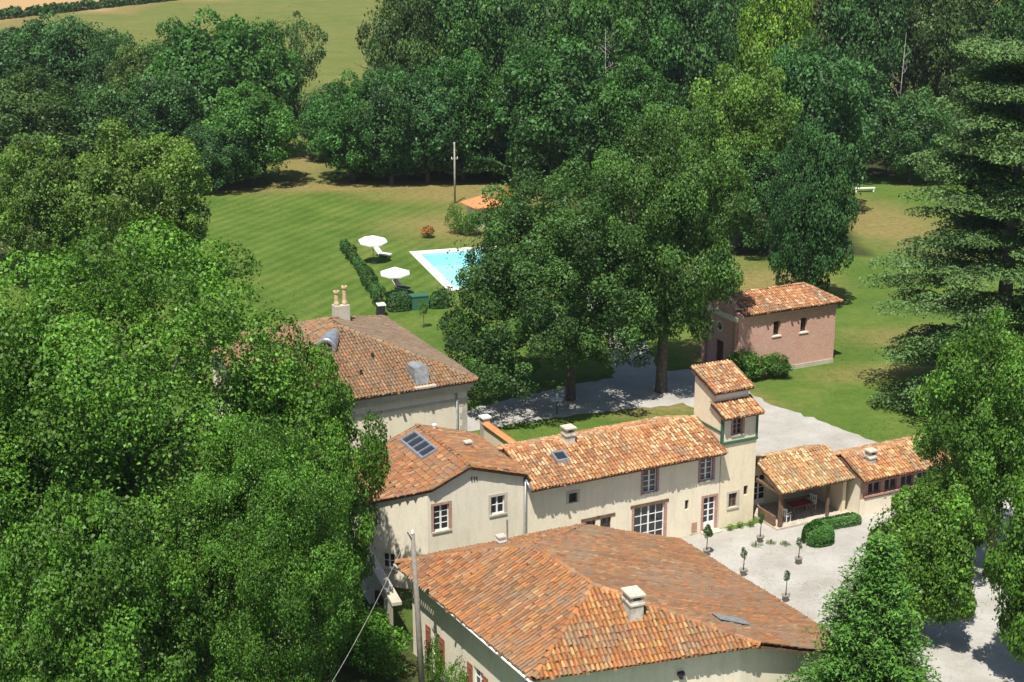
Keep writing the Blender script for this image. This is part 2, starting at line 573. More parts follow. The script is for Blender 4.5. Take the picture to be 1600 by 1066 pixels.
def sheet(name, poly, z, mat, label, seed=1, jag=.22):
    """flat sheet with a ragged edge"""
    rs = random.Random(seed)
    pts = []
    n = len(poly)
    for i in range(n):
        a, b_ = Vector(poly[i]), Vector(poly[(i + 1) % n])
        k = max(2, int((b_ - a).length / .55))
        for j in range(k):
            p = a.lerp(b_, j / k)
            pts.append((p.x + rs.uniform(-jag, jag), p.y + rs.uniform(-jag, jag)))
    vv, ee, ff, _, _, _ = delaunay_2d_cdt([Vector(p) for p in pts], [(i, (i + 1) % len(pts)) for i in range(len(pts))], [], 1, 1e-5)
    mb = MB().add([(p.x, p.y, z) for p in vv], [tuple(f) for f in ff])
    o = mb.build(name, mat)
    tag(o, label, None, None, 'structure')
    return o

sheet('courtyard', [(1.4, 79.4), (14.6, 83.9), (21.3, 86.6), (28.1, 89.4), (41.6, 93.1), (34, 53.4), (7.7, 53.4), (4.4, 69.6)], .004, 'gravel', 'pale gravel courtyard in front of the long house', 2)
sheet('driveway', [(-6, 101.5), (-3.0, 104.3), (0.0, 106.8), (3.8, 109.3), (7.3, 111.3), (10.9, 113.2), (14.3, 113.5), (16.6, 110.6), (18.6, 105.7), (21.7, 102.0), (24.5, 98.0),
                   (27.1, 95.2), (32.1, 90.4), (25.8, 90), (20.7, 91.5), (15.0, 87.5), (14.6, 102.9), (12.4, 105.6), (9.3, 104.6), (4.6, 103.2), (0.9, 101.6), (-4, 99)],
      .008, 'gravel', 'pale gravel drive curving behind the long house', 3)
sheet('path', [(7.8, 111.0), (8.0, 118.1), (7.5, 127.4), (5.9, 135.8), (2.4, 142.3), (1.9, 147.8), (4.3, 146.0), (7.9, 138.6), (10.3, 129.4), (11.0, 119.9), (11.4, 112.2)], .012, 'gravel', 'gravel path from the drive to the pool under the plane trees', 4)

# ================================================================ BUILDING HELPERS
PAL = {
    'fg': [((.52, .225, .09), 5), ((.44, .18, .08), 3), ((.36, .2, .125), 3), ((.22, .145, .105), 2.4), ((.56, .34, .2), 1.6), ((.28, .11, .065), 1)],
    'fg_grey': [((.40, .18, .095), 4), ((.32, .165, .10), 4), ((.25, .165, .12), 3), ((.46, .22, .11), 2), ((.42, .29, .2), 1.2)],
    'fg_front': [((.56, .235, .085), 5), ((.46, .17, .065), 3), ((.64, .40, .20), 2.4), ((.33, .17, .10), 1.3), ((.50, .34, .22), 1)],
    'wing': [((.56, .26, .115), 4), ((.66, .44, .26), 3.4), ((.44, .17, .075), 3), ((.70, .54, .37), 2), ((.33, .15, .085), 1.2)],
    'gable': [((.46, .19, .085), 4), ((.36, .155, .085), 3), ((.29, .18, .125), 2.4), ((.54, .32, .19), 1.6), ((.24, .16, .12), 1)],
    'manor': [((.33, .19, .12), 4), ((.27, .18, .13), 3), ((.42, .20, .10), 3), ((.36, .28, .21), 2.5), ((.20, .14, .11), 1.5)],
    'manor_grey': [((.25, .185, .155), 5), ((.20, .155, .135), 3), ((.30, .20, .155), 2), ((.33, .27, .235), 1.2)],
    'pale': [((.60, .34, .17), 3), ((.70, .52, .33), 3), ((.48, .22, .10), 3), ((.42, .34, .19), 1.6), ((.74, .62, .46), 1.2)],
    'chapel': [((.52, .23, .11), 4), ((.62, .40, .26), 2), ((.40, .17, .09), 2), ((.70, .56, .42), 1), ((.30, .17, .12), 1)],
}
rng = np.random.default_rng(42)

def _tile_cols(pal, x, y, n, seed):
    cs = np.array([c for c, w in PAL[pal]]); ws = np.array([w for c, w in PAL[pal]]); ws = ws / ws.sum()
    # tiles of one batch lie together: the palette pick follows a coarse patch noise plus a fine random
    p = vnoise(x * .45, y * .45, seed) * .55 + vnoise(x * 1.3, y * 1.3, seed + 7) * .25 + rng.uniform(0, 1, n) * .55
    r = np.argsort(np.argsort(p)) / max(1, n - 1)
    r = np.clip(r + (vnoise(np.floor(x / .205) * 3.7, y * .5, seed + 40) - .5) * .5, 0, .999)
    mixr = rng.uniform(0, 1, n) < .3
    r = np.where(mixr, rng.uniform(0, 1, n), r)
    k = np.searchsorted(np.cumsum(ws), r).clip(0, len(cs) - 1)
    pale_ = pal in ('wing', 'pale', 'chapel')
    bl = .12 if pale_ else .25
    c = (cs[k] * (1 - bl) + (cs * ws[:, None]).sum(0) * bl) * np.array([.96, .90, .74] if pale_ else [.84, .79, .62]) * rng.uniform(.84, 1.15, (n, 1)) * rng.uniform(.94, 1.06, (n, 3))
    c = c * (.78 + .34 * vnoise(np.floor(x / .205) * 1.37, y * .22, seed + 50))[:, None]
    c = c * .93 + np.array([.30, .215, .15]) * .07
    lich = vnoise(x * .5 + y * .3, y * .5 - x * .3, seed + 21) * .45 + vnoise(x * 1.7 - y, y * 1.7 + x, seed + 22) * .35 + rng.uniform(0, .35, n)
    g = np.clip((lich - .58) * 2.2, 0, .6)[:, None]
    return c * (1 - g) + np.array([.23, .18, .13]) * g

def tile_field(name, poly, pal, parent, org, seed=1, pitch=.205, expo=.35, upside=None, mask=None):
    """canal tiles (covers over channels) laid on the plane of poly; one joined mesh of real tiles"""
    P = np.array([tuple(p) for p in poly], float)
    n = np.zeros(3)
    for i in range(len(P)):
        n += np.cross(P[i], P[(i + 1) % len(P)])
    n /= np.linalg.norm(n)
    if n[2] < 0: n = -n
    up = np.array([0, 0, 1.0]) - n * n[2]; up /= np.linalg.norm(up)
    e = np.cross(up, n)
    c0 = P.mean(0)
    q = np.stack([(P - c0) @ e, (P - c0) @ up], 1)
    lo, hi = q.min(0), q.max(0)
    ii = np.arange(lo[0] - .05, hi[0] + .05, pitch); jj = np.arange(lo[1] + .12, hi[1] + .1, expo)
    V_, F_, C_ = [], [], []
    def lay(cx, cy, cover):
        m_ = inside(cx, cy, [tuple(a) for a in q])
        if mask is not None: m_ &= mask(c0 + cx[:, None] * e + cy[:, None] * up)
        cx, cy = cx[m_], cy[m_]
        k = len(cx)
        if k == 0: return
        ns = 6 if cover else 4
        ang = np.linspace(0, math.pi, ns)
        L = expo + .07
        rl, rh = (.080, .064) if cover else (.085, .1)
        jx = rng.normal(0, .011, k); rot = rng.normal(0, .038, k); lift = np.abs(rng.normal(0, .012, k)); jy = rng.normal(0, .022, k) - .12 * (rng.uniform(0, 1, k) < .03)
        ring = []
        for (yy, rr, zz) in ((-L / 2, rl, .034 if cover else .012), (L / 2, rh, .012 if cover else .0)):
            lx = np.cos(ang) * rr
            lz = (np.sin(ang) * rr * .92 + .025) if cover else (-np.sin(ang) * rr * .75 + .075)
            X = cx[:, None] + jx[:, None] + lx[None] - rot[:, None] * yy
            Y = np.repeat((cy + jy)[:, None] + yy, ns, 1) + rot[:, None] * lx[None]
            Z = lz[None] + zz + (vnoise(cx * .38, cy * .38, seed + 60) * .075 + vnoise(cx * 1.1, cy * 1.1, seed + 61) * .02)[:, None] + lift[:, None] * (1 if yy < 0 else .3)
            ring.append(c0 + X[..., None] * e + Y[..., None] * up + Z[..., None] * n)
        V = np.concatenate(ring, 1)
        b0 = sum(len(a) for a in V_)
        idx = b0 + np.arange(k)[:, None] * (2 * ns)
        fs = []
        for s_ in range(ns - 1):
            fs.append(np.concatenate([idx + s_ + 1, idx + s_, idx + ns + s_, idx + ns + s_ + 1], 1))
        F_.append(np.stack(fs, 1).reshape(-1, 4))
        V_.append(V.reshape(-1, 3))
        cc = _tile_cols(pal, cx + seed * 3.1, cy, k, seed)
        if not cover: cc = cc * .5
        C_.append(np.repeat(cc, 2 * ns, 0))
    gx, gy = np.meshgrid(ii, jj)
    lay(gx.ravel(), gy.ravel(), True)
    lay(gx.ravel() + pitch / 2, gy.ravel() - .03, False)
    me = idx_mesh(name, np.concatenate(V_) - np.array(org), np.concatenate(F_), M['tile'], np.concatenate(C_), smooth=False)
    o = bpy.data.objects.new(name, me); o.parent = parent; col.objects.link(o)
    o['kind'] = 'stuff'
    return o

def ridge_line(T, parent, a, b, pal='wing', r=.125, name='ridge_tiles', seed=3):
    """a row of half-round tiles bedded in mortar along a ridge or hip"""
    a, b = np.array(a, float), np.array(b, float)
    d = b - a; L = np.linalg.norm(d); d /= L
    side = np.cross(d, [0, 0, 1.0]); side /= np.linalg.norm(side); upv = np.cross(side, d)
    k = max(1, int(L / .38))
    ang = np.linspace(-.25, math.pi + .25, 7)
    V_, F_, C_ = [], [], []
    cs = _tile_cols(pal, np.linspace(0, L, k) * 2, np.full(k, seed * 1.7), k, seed)
    for i in range(k):
        t0, t1 = L * i / k - .03, L * (i + 1) / k + .03
        b0 = len(V_)
        j = rng.normal(0, .01, 3)
        for t, rr, lift in ((t0, r, .03), (t1, r * .85, .0)):
            for g in ang:
                V_.append(a + d * t + side * math.cos(g) * rr + upv * (math.sin(g) * rr * .85 + .055 + lift) + j)
        for s_ in range(6):
            F_.append((b0 + s_ + 1, b0 + s_, b0 + 7 + s_, b0 + 7 + s_ + 1))
        C_ += [cs[i]] * 14
    me = idx_mesh(name, np.array(V_) - np.array(T.org), np.array(F_), M['tile'], np.array(C_))
    o = bpy.data.objects.new(name, me); o.parent = parent; col.objects.link(o); o['kind'] = 'stuff'
    return o

def roof(T, poly, pal, seed, thick=.12, name='roof', **kw):
    """a roof slope: a deck slab with its tiles as a sub-part"""
    P = [Vector(p) for p in poly]
    n = Vector((0, 0, 0))
    for i in range(len(P)): n += P[i].cross(P[(i + 1) % len(P)])
    n.normalize()
    if n.z < 0: n = -n
    mb = MB().prism([p - n * .01 for p in P], -n * thick)
    o = mb.build(name, 'tile_deck', T)
    tile_field('roof_tiles', poly, pal, o, T.org, seed, **kw)
    return o

def wall(T, p0, p1, prof, openings=(), mat='render', z0=-.15, depth=.24, name='wall'):
    """wall face from p0 to p1 (outside on the right hand), top following prof [(t, z)], with real openings and reveals"""
    p0, p1 = Vector(p0), Vector(p1)
    L = (p1 - p0).length; d = (p1 - p0) / L; nrm = Vector((d.y, -d.x))
    if isinstance(prof, (int, float)): prof = [(0, prof), (L, prof)]
    def top(t):
        for (a, za), (b_, zb) in zip(prof, prof[1:]):
            if t <= b_ + 1e-6: return za + (zb - za) * (t - a) / max(1e-6, b_ - a)
        return prof[-1][1]
    def pt(t, z, off=0.0):
        q = p0 + d * t + nrm * off
        return (q.x, q.y, z)
    cuts = sorted({0.0, L} | {t for t, _ in prof if 0 < t < L} | {t for o in openings for t in o[:2]})
    mb = MB()
    for a, b_ in zip(cuts, cuts[1:]):
        if b_ - a < 1e-4: continue
        mid = (a + b_) / 2
        z = z0
        for o in sorted((o for o in openings if o[0] <= mid <= o[1]), key=lambda o: o[2]):
            if o[2] > z: mb.quad(pt(a, z), pt(b_, z), pt(b_, o[2]), pt(a, o[2]))
            z = o[3]
        mb.quad(pt(a, z), pt(b_, z), pt(b_, top(b_)), pt(a, top(a)))
    for t0, t1, a, b_ in openings:
        mb.quad(pt(t0, a), pt(t0, b_), pt(t0, b_, -depth), pt(t0, a, -depth))
        mb.quad(pt(t1, b_), pt(t1, a), pt(t1, a, -depth), pt(t1, b_, -depth))
        mb.quad(pt(t0, b_), pt(t1, b_), pt(t1, b_, -depth), pt(t0, b_, -depth))
        mb.quad(pt(t1, a), pt(t0, a), pt(t0, a, -depth), pt(t1, a, -depth))
    # top and thickness so that the wall is a solid
    for a, b_ in zip(cuts, cuts[1:]):
        mb.quad(pt(a, top(a)), pt(b_, top(b_)), pt(b_, top(b_), -.4), pt(a, top(a), -.4))
    o = mb.build(name, mat, T)
    return o, (p0, d, nrm)

def wbox(mb, fr, t0, t1, z0, z1, d0, d1):
    """box in wall coordinates: t along, z up, d outwards"""
    p0, d, n = fr
    vs = []
    for z in (z0, z1):
        for dd in (d0, d1):
            for t in (t0, t1):
                q = p0 + d * t + n * dd
                vs.append((q.x, q.y, z))
    mb.add(vs, [(0, 2, 3, 1), (4, 5, 7, 6), (0, 1, 5, 4), (2, 6, 7, 3), (0, 4, 6, 2), (1, 3, 7, 5)])
    return mb

def window(T, fr, op, nx=2, ny=3, mat='white', name='window', surround=None, sill=None, shutters=None, leaves=2, dep=-.13, lintel=None, kick=0.0, label=None):
    t0, t1, z0, z1 = op
    f = .055
    mb = MB()
    wbox(mb, fr, t0, t0 + f, z0, z1, dep - .05, dep + .02)
    wbox(mb, fr, t1 - f, t1, z0, z1, dep - .05, dep + .02)
    wbox(mb, fr, t0 + f, t1 - f, z1 - f, z1, dep - .05, dep + .02)
    wbox(mb, fr, t0 + f, t1 - f, z0, z0 + f + kick, dep - .05, dep + .02)
    a0, a1, b0, b1 = t0 + f, t1 - f, z0 + f + kick, z1 - f
    for i in range(1, nx):
        w_ = .05 if (leaves > 1 and i % max(1, nx // leaves) == 0) else .018
        t = a0 + (a1 - a0) * i / nx
        wbox(mb, fr, t - w_, t + w_, b0, b1, dep - .045, dep + .012)
    for j in range(1, ny):
        z = b0 + (b1 - b0) * j / ny
        wbox(mb, fr, a0, a1, z - .02, z + .02, dep - .043, dep + .008)
    o = mb.build(name, mat, T)
    if label: o['label'] = label
    for i in range(nx):
        for j in range(ny):
            g = MB()
            wbox(g, fr, a0 + (a1 - a0) * i / nx, a0 + (a1 - a0) * (i + 1) / nx, b0 + (b1 - b0) * j / ny, b0 + (b1 - b0) * (j + 1) / ny, dep - .038, dep - .018)
            g.build('pane', 'glass', (T, o))
    if surround:
        s = MB(); w_ = .15
        wbox(s, fr, t0 - w_, t0 + .002, z0 - .02, z1 + w_, -.1, .022)
        wbox(s, fr, t1 - .002, t1 + w_, z0 - .02, z1 + w_, -.1, .022)
        wbox(s, fr, t0 + .002, t1 - .002, z1 - .002, z1 + w_, -.1, .022)
        s.build('surround', surround, (T, o))
    if lintel:
        s = MB(); wbox(s, fr, t0 - .25, t1 + .25, z1 + .02, z1 + .2, -.08, .03); s.build('lintel', lintel, (T, o))
    if sill:
        s = MB(); wbox(s, fr, t0 - .12, t1 + .12, z0 - .09, z0 + .003, -.2, .07); s.build('sill', sill, (T, o))
    if shutters:
        w_ = (t1 - t0) / 2
        for a in (t0 - w_ - .05, t1 + .05):
            s = MB(); wbox(s, fr, a, a + w_, z0, z1, .03, .065)
            for zz in (.15, .8): wbox(s, fr, a + .03, a + w_ - .03, z0 + (z1 - z0) * zz, z0 + (z1 - z0) * zz + .08, .065, .085)
            s.build('shutter', shutters, (T, o))
    return o

def chimney(T, u, v, z0, z1, w, d, mat='chimney', cap='stone', open_cap=True, name='chimney', rot=0.0, roofz=None):
    e, n = (math.cos(rot), math.sin(rot)), (-math.sin(rot), math.cos(rot))
    mb = MB().obox((u, v), e, n, w, d, z0, z1)
    mb.obox((u, v), e, n, w + .1, d + .1, z1 - .22, z1 - .12)
    o = mb.build(name, mat, T)
    c = MB()
    if open_cap:
        for sx in (-1, 1):
            c.obox((u + e[0] * sx * (w / 2 - .06), v + e[1] * sx * (w / 2 - .06)), e, n, .1, d, z1, z1 + .2)
        c.obox((u, v), e, n, w + .16, d + .16, z1 + .2, z1 + .28)
    else:
        c.obox((u, v), e, n, w + .14, d + .14, z1, z1 + .08)
    c.build('cap', cap, (T, o))
    return o

def roof_z(poly, u, v):
    P = [Vector(p) for p in poly]
    n = Vector((0, 0, 0))
    for i in range(len(P)): n += P[i].cross(P[(i + 1) % len(P)])
    return P[0].z - (n.x * (u - P[0].x) + n.y * (v - P[0].y)) / n.z

def roof_light(T, poly, quadpts, bars=4, label=None):
    """a rooflight lying on a roof slope: lead frame, glass panes between bars; quadpts = u0,u1,v0,v1"""
    u0, u1, v0, v1 = quadpts
    def p(u, v, h): return (u, v, roof_z(poly, u, v) + (h + .11 if h > 0 else h))
    mb = MB()
    def slab(a0, a1, b0, b1, h0, h1, m_):
        q = [(a0, b0), (a1, b0), (a1, b1), (a0, b1)]
        m_.add([p(*x, h0) for x in q] + [p(*x, h1) for x in q], [(3, 2, 1, 0), (4, 5, 6, 7), (0, 1, 5, 4), (1, 2, 6, 5), (2, 3, 7, 6), (3, 0, 4, 7)])
    f = .09
    slab(u0, u1, v0, v0 + f, .0, .24, mb); slab(u0, u1, v1 - f, v1, .0, .24, mb)
    slab(u0, u0 + f, v0 + f, v1 - f, .0, .24, mb); slab(u1 - f, u1, v0 + f, v1 - f, .0, .24, mb)
    for i in range(1, bars):
        t = v0 + (v1 - v0) * i / bars
        slab(u0 + f, u1 - f, t - .035, t + .035, .05, .235, mb)
    o = mb.build('rooflight', 'zinc', T)
    for i in range(bars):
        g = MB(); slab(u0 + f, u1 - f, v0 + f + (v1 - v0 - 2 * f) * i / bars, v0 + f + (v1 - v0 - 2 * f) * (i + 1) / bars, .12, .17, g)
        g.build('pane', 'glass', (T, o))
    return o

# ================================================================ FOREGROUND HIPPED FARMHOUSE
LB, LF, FR, BR = (-11.02, -7.41, 4.8), (-10.22, -20.41, 4.8), (-.12, -22.17, 4.8), (-.76, -7.66, 4.8)
RB, RF = (-6.13, -12.4, 6.7), (-5.65, -17.2, 6.7)
FRp, BRp = (5.87, -21.9, 2.7), (5.23, -7.4, 2.7)
T = site_thing('farmhouse', 'large hipped farmhouse in the foreground with orange canal tiles and a lean-to', 'house', -5, -15)
r1 = roof(T, [LB, LF, RF, RB], 'fg', 1)
r2 = roof(T, [LF, FR, RF], 'fg_front', 2)
r3 = roof(T, [FR, FRp, BRp, BR, RB, RF], 'fg_grey', 3)
r4 = roof(T, [BR, LB, RB], 'fg', 4)
for a, b_, s_ in ((RB, RF, 1), (LF, RF, 2), (FR, RF, 3), (LB, RB, 4), (BR, RB, 5)):
    ridge_line(T, r1, a, b_, 'fg', .15, seed=s_)
def ins(p, q, k): return (p[0] + (q[0] - p[0]) * k, p[1] + (q[1] - p[1]) * k)
wLB, wLF, wFR, wBR = (-10.45, -7.9), (-9.68, -20.0), (-.6, -21.6), (-1.0, -8.1)
wFRp, wBRp = (5.5, -21.4), (4.95, -7.8)
ops = [(2.0, 2.9, .9, 2.3), (6.2, 7.1, .9, 2.3), (9.0, 10.0, .1, 2.2)]
_, fr = wall(T, wLB, wLF, 4.85, ops, 'render_grey')
window(T, fr, ops[0], 2, 3, shutters='red_paint'); window(T, fr, ops[1], 2, 3, shutters='red_paint')
window(T, fr, ops[2], 2, 3, 'red_paint', 'door', kick=.5)
ops = [(2.2, 3.2, 1.0, 2.4), (6.0, 7.0, 1.0, 2.4)]
_, fr = wall(T, wLF, wFR, 4.85, ops, 'render_grey')
for o_ in ops: window(T, fr, o_, 2, 3, shutters='mauve_paint')
mb = MB(); wbox(mb, fr, 6.2, 6.5, 3.7, 3.85, 0, .16); wbox(mb, fr, 6.28, 6.42, 3.55, 3.7, .05, .2); mb.build('wall_lamp', 'iron', T)
ops = [(2.2, 3.2, .1, 2.1)]
_, fr = wall(T, wFR, wFRp, [(0, 4.85), (6.1, 2.75)], ops, 'render')
window(T, fr, ops[0], 2, 3, 'wood', 'door', kick=.7)
wall(T, wFRp, wBRp, 2.75, (), 'render')
wall(T, wBRp, wBR, [(0, 2.75), (5.96, 4.8)], (), 'render_grey')
wall(T, wBR, wLB, 4.85, (), 'render_grey')
mb = MB()
d_ = Vector((LF[0] - LB[0], LF[1] - LB[1], 0)).normalized()
mb.tube([Vector(LB) + Vector((-.13, 0, -.07)) - d_ * .05, Vector(LF) + Vector((-.13, 0, -.1)) + d_ * .05], [.06, .06], 8)
mb.build('gutter', 'white', T, True)
chimney(T, -4.65, -19.05, 5.2, 6.75, .62, .85, rot=-.1)
chimney(T, -6.3, -9.3, 4.9, 6.0, .32, .32, 'white', 'stone', False)
mb = MB(); mb.tube([(-5.25, -7.9, 5.2), (-5.3, -7.95, 6.2)], [.05, .05], 6); mb.build('vent_pipe', 'lead', T)
P3 = [FR, FRp, BRp, BR, RB, RF]
mb = MB()
for (a0, a1, b0, b1) in ((-.6, .9, -19.9, -19.2),):
    q = [(a0, b0), (a1, b0 - .25), (a1, b1 - .25), (a0, b1)]
    mb.add([(x, y, roof_z(P3, x, y) + .19) for x, y in q] + [(x, y, roof_z(P3, x, y) + .23) for x, y in q], [(4, 5, 6, 7), (0, 1, 5, 4), (1, 2, 6, 5), (2, 3, 7, 6), (3, 0, 4, 7)])
mb.build('lead_flashing', 'lead', T)

# ================================================================ GABLED HOUSE (left of the long wing)
T = site_thing('gabled_house', 'cream house with an asymmetrical gable and a barred rooflight', 'house', -5.5, 1)
def zl(u): return 6.85 + (u + 4.7) * .41
def zr(u): return 6.85 - (u + 4.7) * .31
PL = [(-4.7, -2.25, 6.85), (-4.7, 4.8, 6.85), (-9.9, 4.8, zl(-9.9)), (-9.9, .35, zl(-9.9)), (-6.9, -2.25, zl(-6.9))]
PR = [(-4.7, -2.25, 6.85), (-1.2, -2.25, zr(-1.2)), (-1.2, 4.8, zr(-1.2)), (-4.7, 4.8, 6.85)]
r1 = roof(T, PL, 'gable', 11)
r2 = roof(T, PR, 'gable', 12)
ridge_line(T, r1, PL[0], PL[1], 'gable', seed=13)
ridge_line(T, r1, (-9.9, .35, zl(-9.9)), (-6.9, -2.25, zl(-6.9)), 'gable', .1, 'verge_tiles', 14)
ridge_line(T, r1, (-6.9, -2.25, zl(-6.9)), (-4.7, -2.25, 6.85), 'gable', .1, 'verge_tiles', 15)
ridge_line(T, r2, (-4.7, -2.25, 6.85), (-1.2, -2.25, zr(-1.2)), 'gable', .1, 'verge_tiles', 16)
g1 = (.35, 1.25, 3.42, 4.9); g2 = (3.72, 4.55, 3.73, 4.78)
_, fr = wall(T, (-7.05, -2), (-1.35, -2), [(0, zl(-7.05) - .12), (2.35, 6.7), (5.7, zr(-1.35) - .12)], [g1, g2], 'render_grey')
window(T, fr, g1, 2, 4, 'white', surround='brick_trim', sill='stone')
window(T, fr, g2, 2, 2, 'white', surround='stone', sill='stone')
mb = MB()
for t in (2.55, 2.7, 2.85): wbox(mb, fr, t, t + .05, 5.95, 6.2 - (t - 2.5) * .2, 0, .06)
mb.build('beam_end', 'dark_wood', T)
g3 = (.9, 1.6, 1.05, 1.95)
_, fr = wall(T, (-9.6, .4), (-7.05, -2), [(0, zl(-9.6) - .12), (3.5, zl(-7.05) - .12)], [g3], 'render_grey')
window(T, fr, g3, 2, 2, 'white', sill='stone')
wall(T, (-9.6, 4.6), (-9.6, .4), zl(-9.6) - .12, (), 'render_grey')
wall(T, (-1.35, -2), (-1.35, 4.6), zr(-1.35) - .12, (), 'render')
wall(T, (-1.35, 4.6), (-9.6, 4.6), [(0, zr(-1.35) - .12), (3.35, 6.7), (8.25, zl(-9.6) - .12)], (), 'render')
roof_light(T, PL, (-6.15, -5.2, .75, 3.9), 4)
mb = MB(); mb.tube([(-1.3, -2.12, 5.5), (-1.3, -2.12, 0)], [.055, .055], 8); mb.tube([(-1.3, -2.12, 5.5), (-1.15, -2.6, 4.95)], [.07, .07], 8)
mb.build('drainpipe', 'zinc', T, True)
mb = MB().lathe([(.05, 6.3), (.1, 6.3), (.1, 6.85), (.14, 6.87), (.14, 6.95), (.02, 7.0)], 8, (-3.8, 4.4)); mb.build('vent_pipe', 'white', T)
chimney(T, -3.1, 1.4, 6.2, 6.75, .3, .3, 'brick_trim', 'stone', False)

# ================================================================ LONG WING
T = site_thing('long_house', 'long two storey cream house wing with bright canal tile roof', 'house', 5, 0)
PF = [(-1.17, -2.65, 5.0), (11.43, -2.65, 5.0), (11.43, .7, 6.1), (-1.17, .7, 6.1)]
PB = [(-1.17, .7, 6.1), (11.43, .7, 6.1), (11.43, 4.0, 5.0), (-1.17, 4.0, 5.0)]
r1 = roof(T, PF, 'wing', 21)
r2 = roof(T, PB, 'wing', 22)
ridge_line(T, r1, PF[3], PF[2], 'wing', .13, seed=23)
def S(u0, u1, z0, z1): return (u0 + 1.33, u1 + 1.33, z0, z1)
fw, up1, up2 = S(5.7, 7.75, .1, 2.4), S(6.25, 7.15, 3.2, 4.6), S(10.1, 10.95, 3.25, 4.75)
sq, lo, sl, dr = S(1.45, 2.0, 3.5, 4.1), S(3.5, 4.2, 1.2, 2.2), S(9.12, 9.38, 1.65, 2.25), S(10.4, 11.25, .05, 2.15)
lo2 = S(2.5, 3.2, 1.2, 2.2)
_, fr = wall(T, (-1.33, -2), (11.46, -2), 5.12, [fw, up1, up2, sq, lo, lo2, sl, dr], 'render')
window(T, fr, fw, 4, 4, 'white', 'french_window', lintel='wood', surround='brick_trim')
window(T, fr, up1, 2, 4, 'white', surround='mauve_paint', sill='stone')
window(T, fr, up2, 2, 4, 'white', surround='mauve_paint', sill='stone')
window(T, fr, sq, 1, 1, 'wood', surround='stone', leaves=1)
window(T, fr, lo, 2, 2, 'dark_wood', lintel='wood'); window(T, fr, lo2, 2, 2, 'dark_wood', lintel='wood')
window(T, fr, sl, 1, 1, 'dark_wood', leaves=1)
window(T, fr, dr, 2, 4, 'white', 'glazed_door', surround='brick_trim', kick=.45)
mb = MB()
wbox(mb, fr, dr[0] - .2, dr[1] + .2, -.05, .1, 0, .55)
mb.build('doorstep', 'stone', T)
mb = MB(); wbox(mb, fr, 10.95, 11.3, .2, .75, -.02, .05); mb.build('wall_vent', 'brick_trim', T)
wall(T, (11.46, 3.7), (-1.33, 3.7), 5.05, (), 'render')
chimney(T, 2.75, .5, 5.5, 6.75, .55, .6, 'chimney', 'stone', True)
P_ = [(-1.17, -2.65, 5.0), (11.43, -2.65, 5.0), (11.43, .7, 6.1), (-1.17, .7, 6.1)]
roof_light(T, P_, (1.15, 1.95, -1.2, -.4), 1)

# ================================================================ DOVECOTE TOWER
T = site_thing('dovecote_tower', 'square dovecote tower with two stepped tile roofs and green corner boards', 'tower', 12.7, -.6)
U0, U1 = 11.5, 13.95
s2 = (13.2 - U0, 13.5 - U0, 1.8, 2.4); sq2 = (12.15 - U0, 12.75 - U0, 1.2, 2.1)
_, fr = wall(T, (U0, -2.003), (U1, -2.003), 5.35, [sq2, s2], 'render_warm')
window(T, fr, sq2, 2, 2, 'wood', surround='stone', sill='stone'); window(T, fr, s2, 1, 1, 'dark_wood', leaves=1)
tw = (.75, 1.4, 5.75, 6.7)
_, fr = wall(T, (U0, -2.0), (U1, -2.0), 7.02, [tw], 'render', z0=5.352)
window(T, fr, tw, 2, 3, 'mauve_paint', surround='brick_trim', shutters=None, sill='stone')
mb = MB(); wbox(mb, fr, -.04, 2.49, 5.25, 5.42, .003, .09); wbox(mb, fr, -.04, .1, 5.42, 7.0, .003, .05); wbox(mb, fr, 2.35, 2.49, 5.42, 7.0, .003, .05)
mb.build('green_boards', 'green_paint', T)
for (p, q, s_) in (((U0, 1.0), (U0, -2.0), 1), ((U1, -2.0), (U1, 1.0), 0)):
    pr = [(0, 8.85), (2.0, 8.2), (2.001, 7.42), (3.0, 7.03)] if s_ else [(0, 7.03), (.999, 7.42), (1.0, 8.2), (3.0, 8.85)]
    _, fr = wall(T, p, q, pr, (), 'render_warm')
    if s_:
        mb = MB(); wbox(mb, fr, .3, 3.0, 5.95, 6.08, .003, .05); wbox(mb, fr, 2.9, 3.02, 5.3, 7.0, .003, .05); mb.build('green_boards', 'green_paint', T)
wall(T, (U1, 1.0), (U0, 1.0), 8.85, (), 'render')
_, fr = wall(T, (U0, -1.0), (U1, -1.0), 8.2, (), 'render', z0=7.2)
mb = MB(); wbox(mb, fr, .15, 2.3, 7.75, 8.0, .003, .06)
for k in range(6): wbox(mb, fr, .3 + k * .35, .42 + k * .35, 7.8, 7.95, .06, .07)
mb.build('dove_ledge', 'white', T)
PT1 = [(U0 - .18, -2.4, 6.98), (U1 + .18, -2.4, 6.98), (U1 + .18, -1.0, 7.5), (U0 - .18, -1.0, 7.5)]
PT2 = [(U0 - .18, -1.3, 8.2), (U1 + .18, -1.3, 8.2), (U1 + .18, 1.15, 9.0), (U0 - .18, 1.15, 9.0)]
r1 = roof(T, PT1, 'wing', 31); r2 = roof(T, PT2, 'wing', 32)
ridge_line(T, r2, PT2[3], PT2[2], 'wing', .12, seed=33)

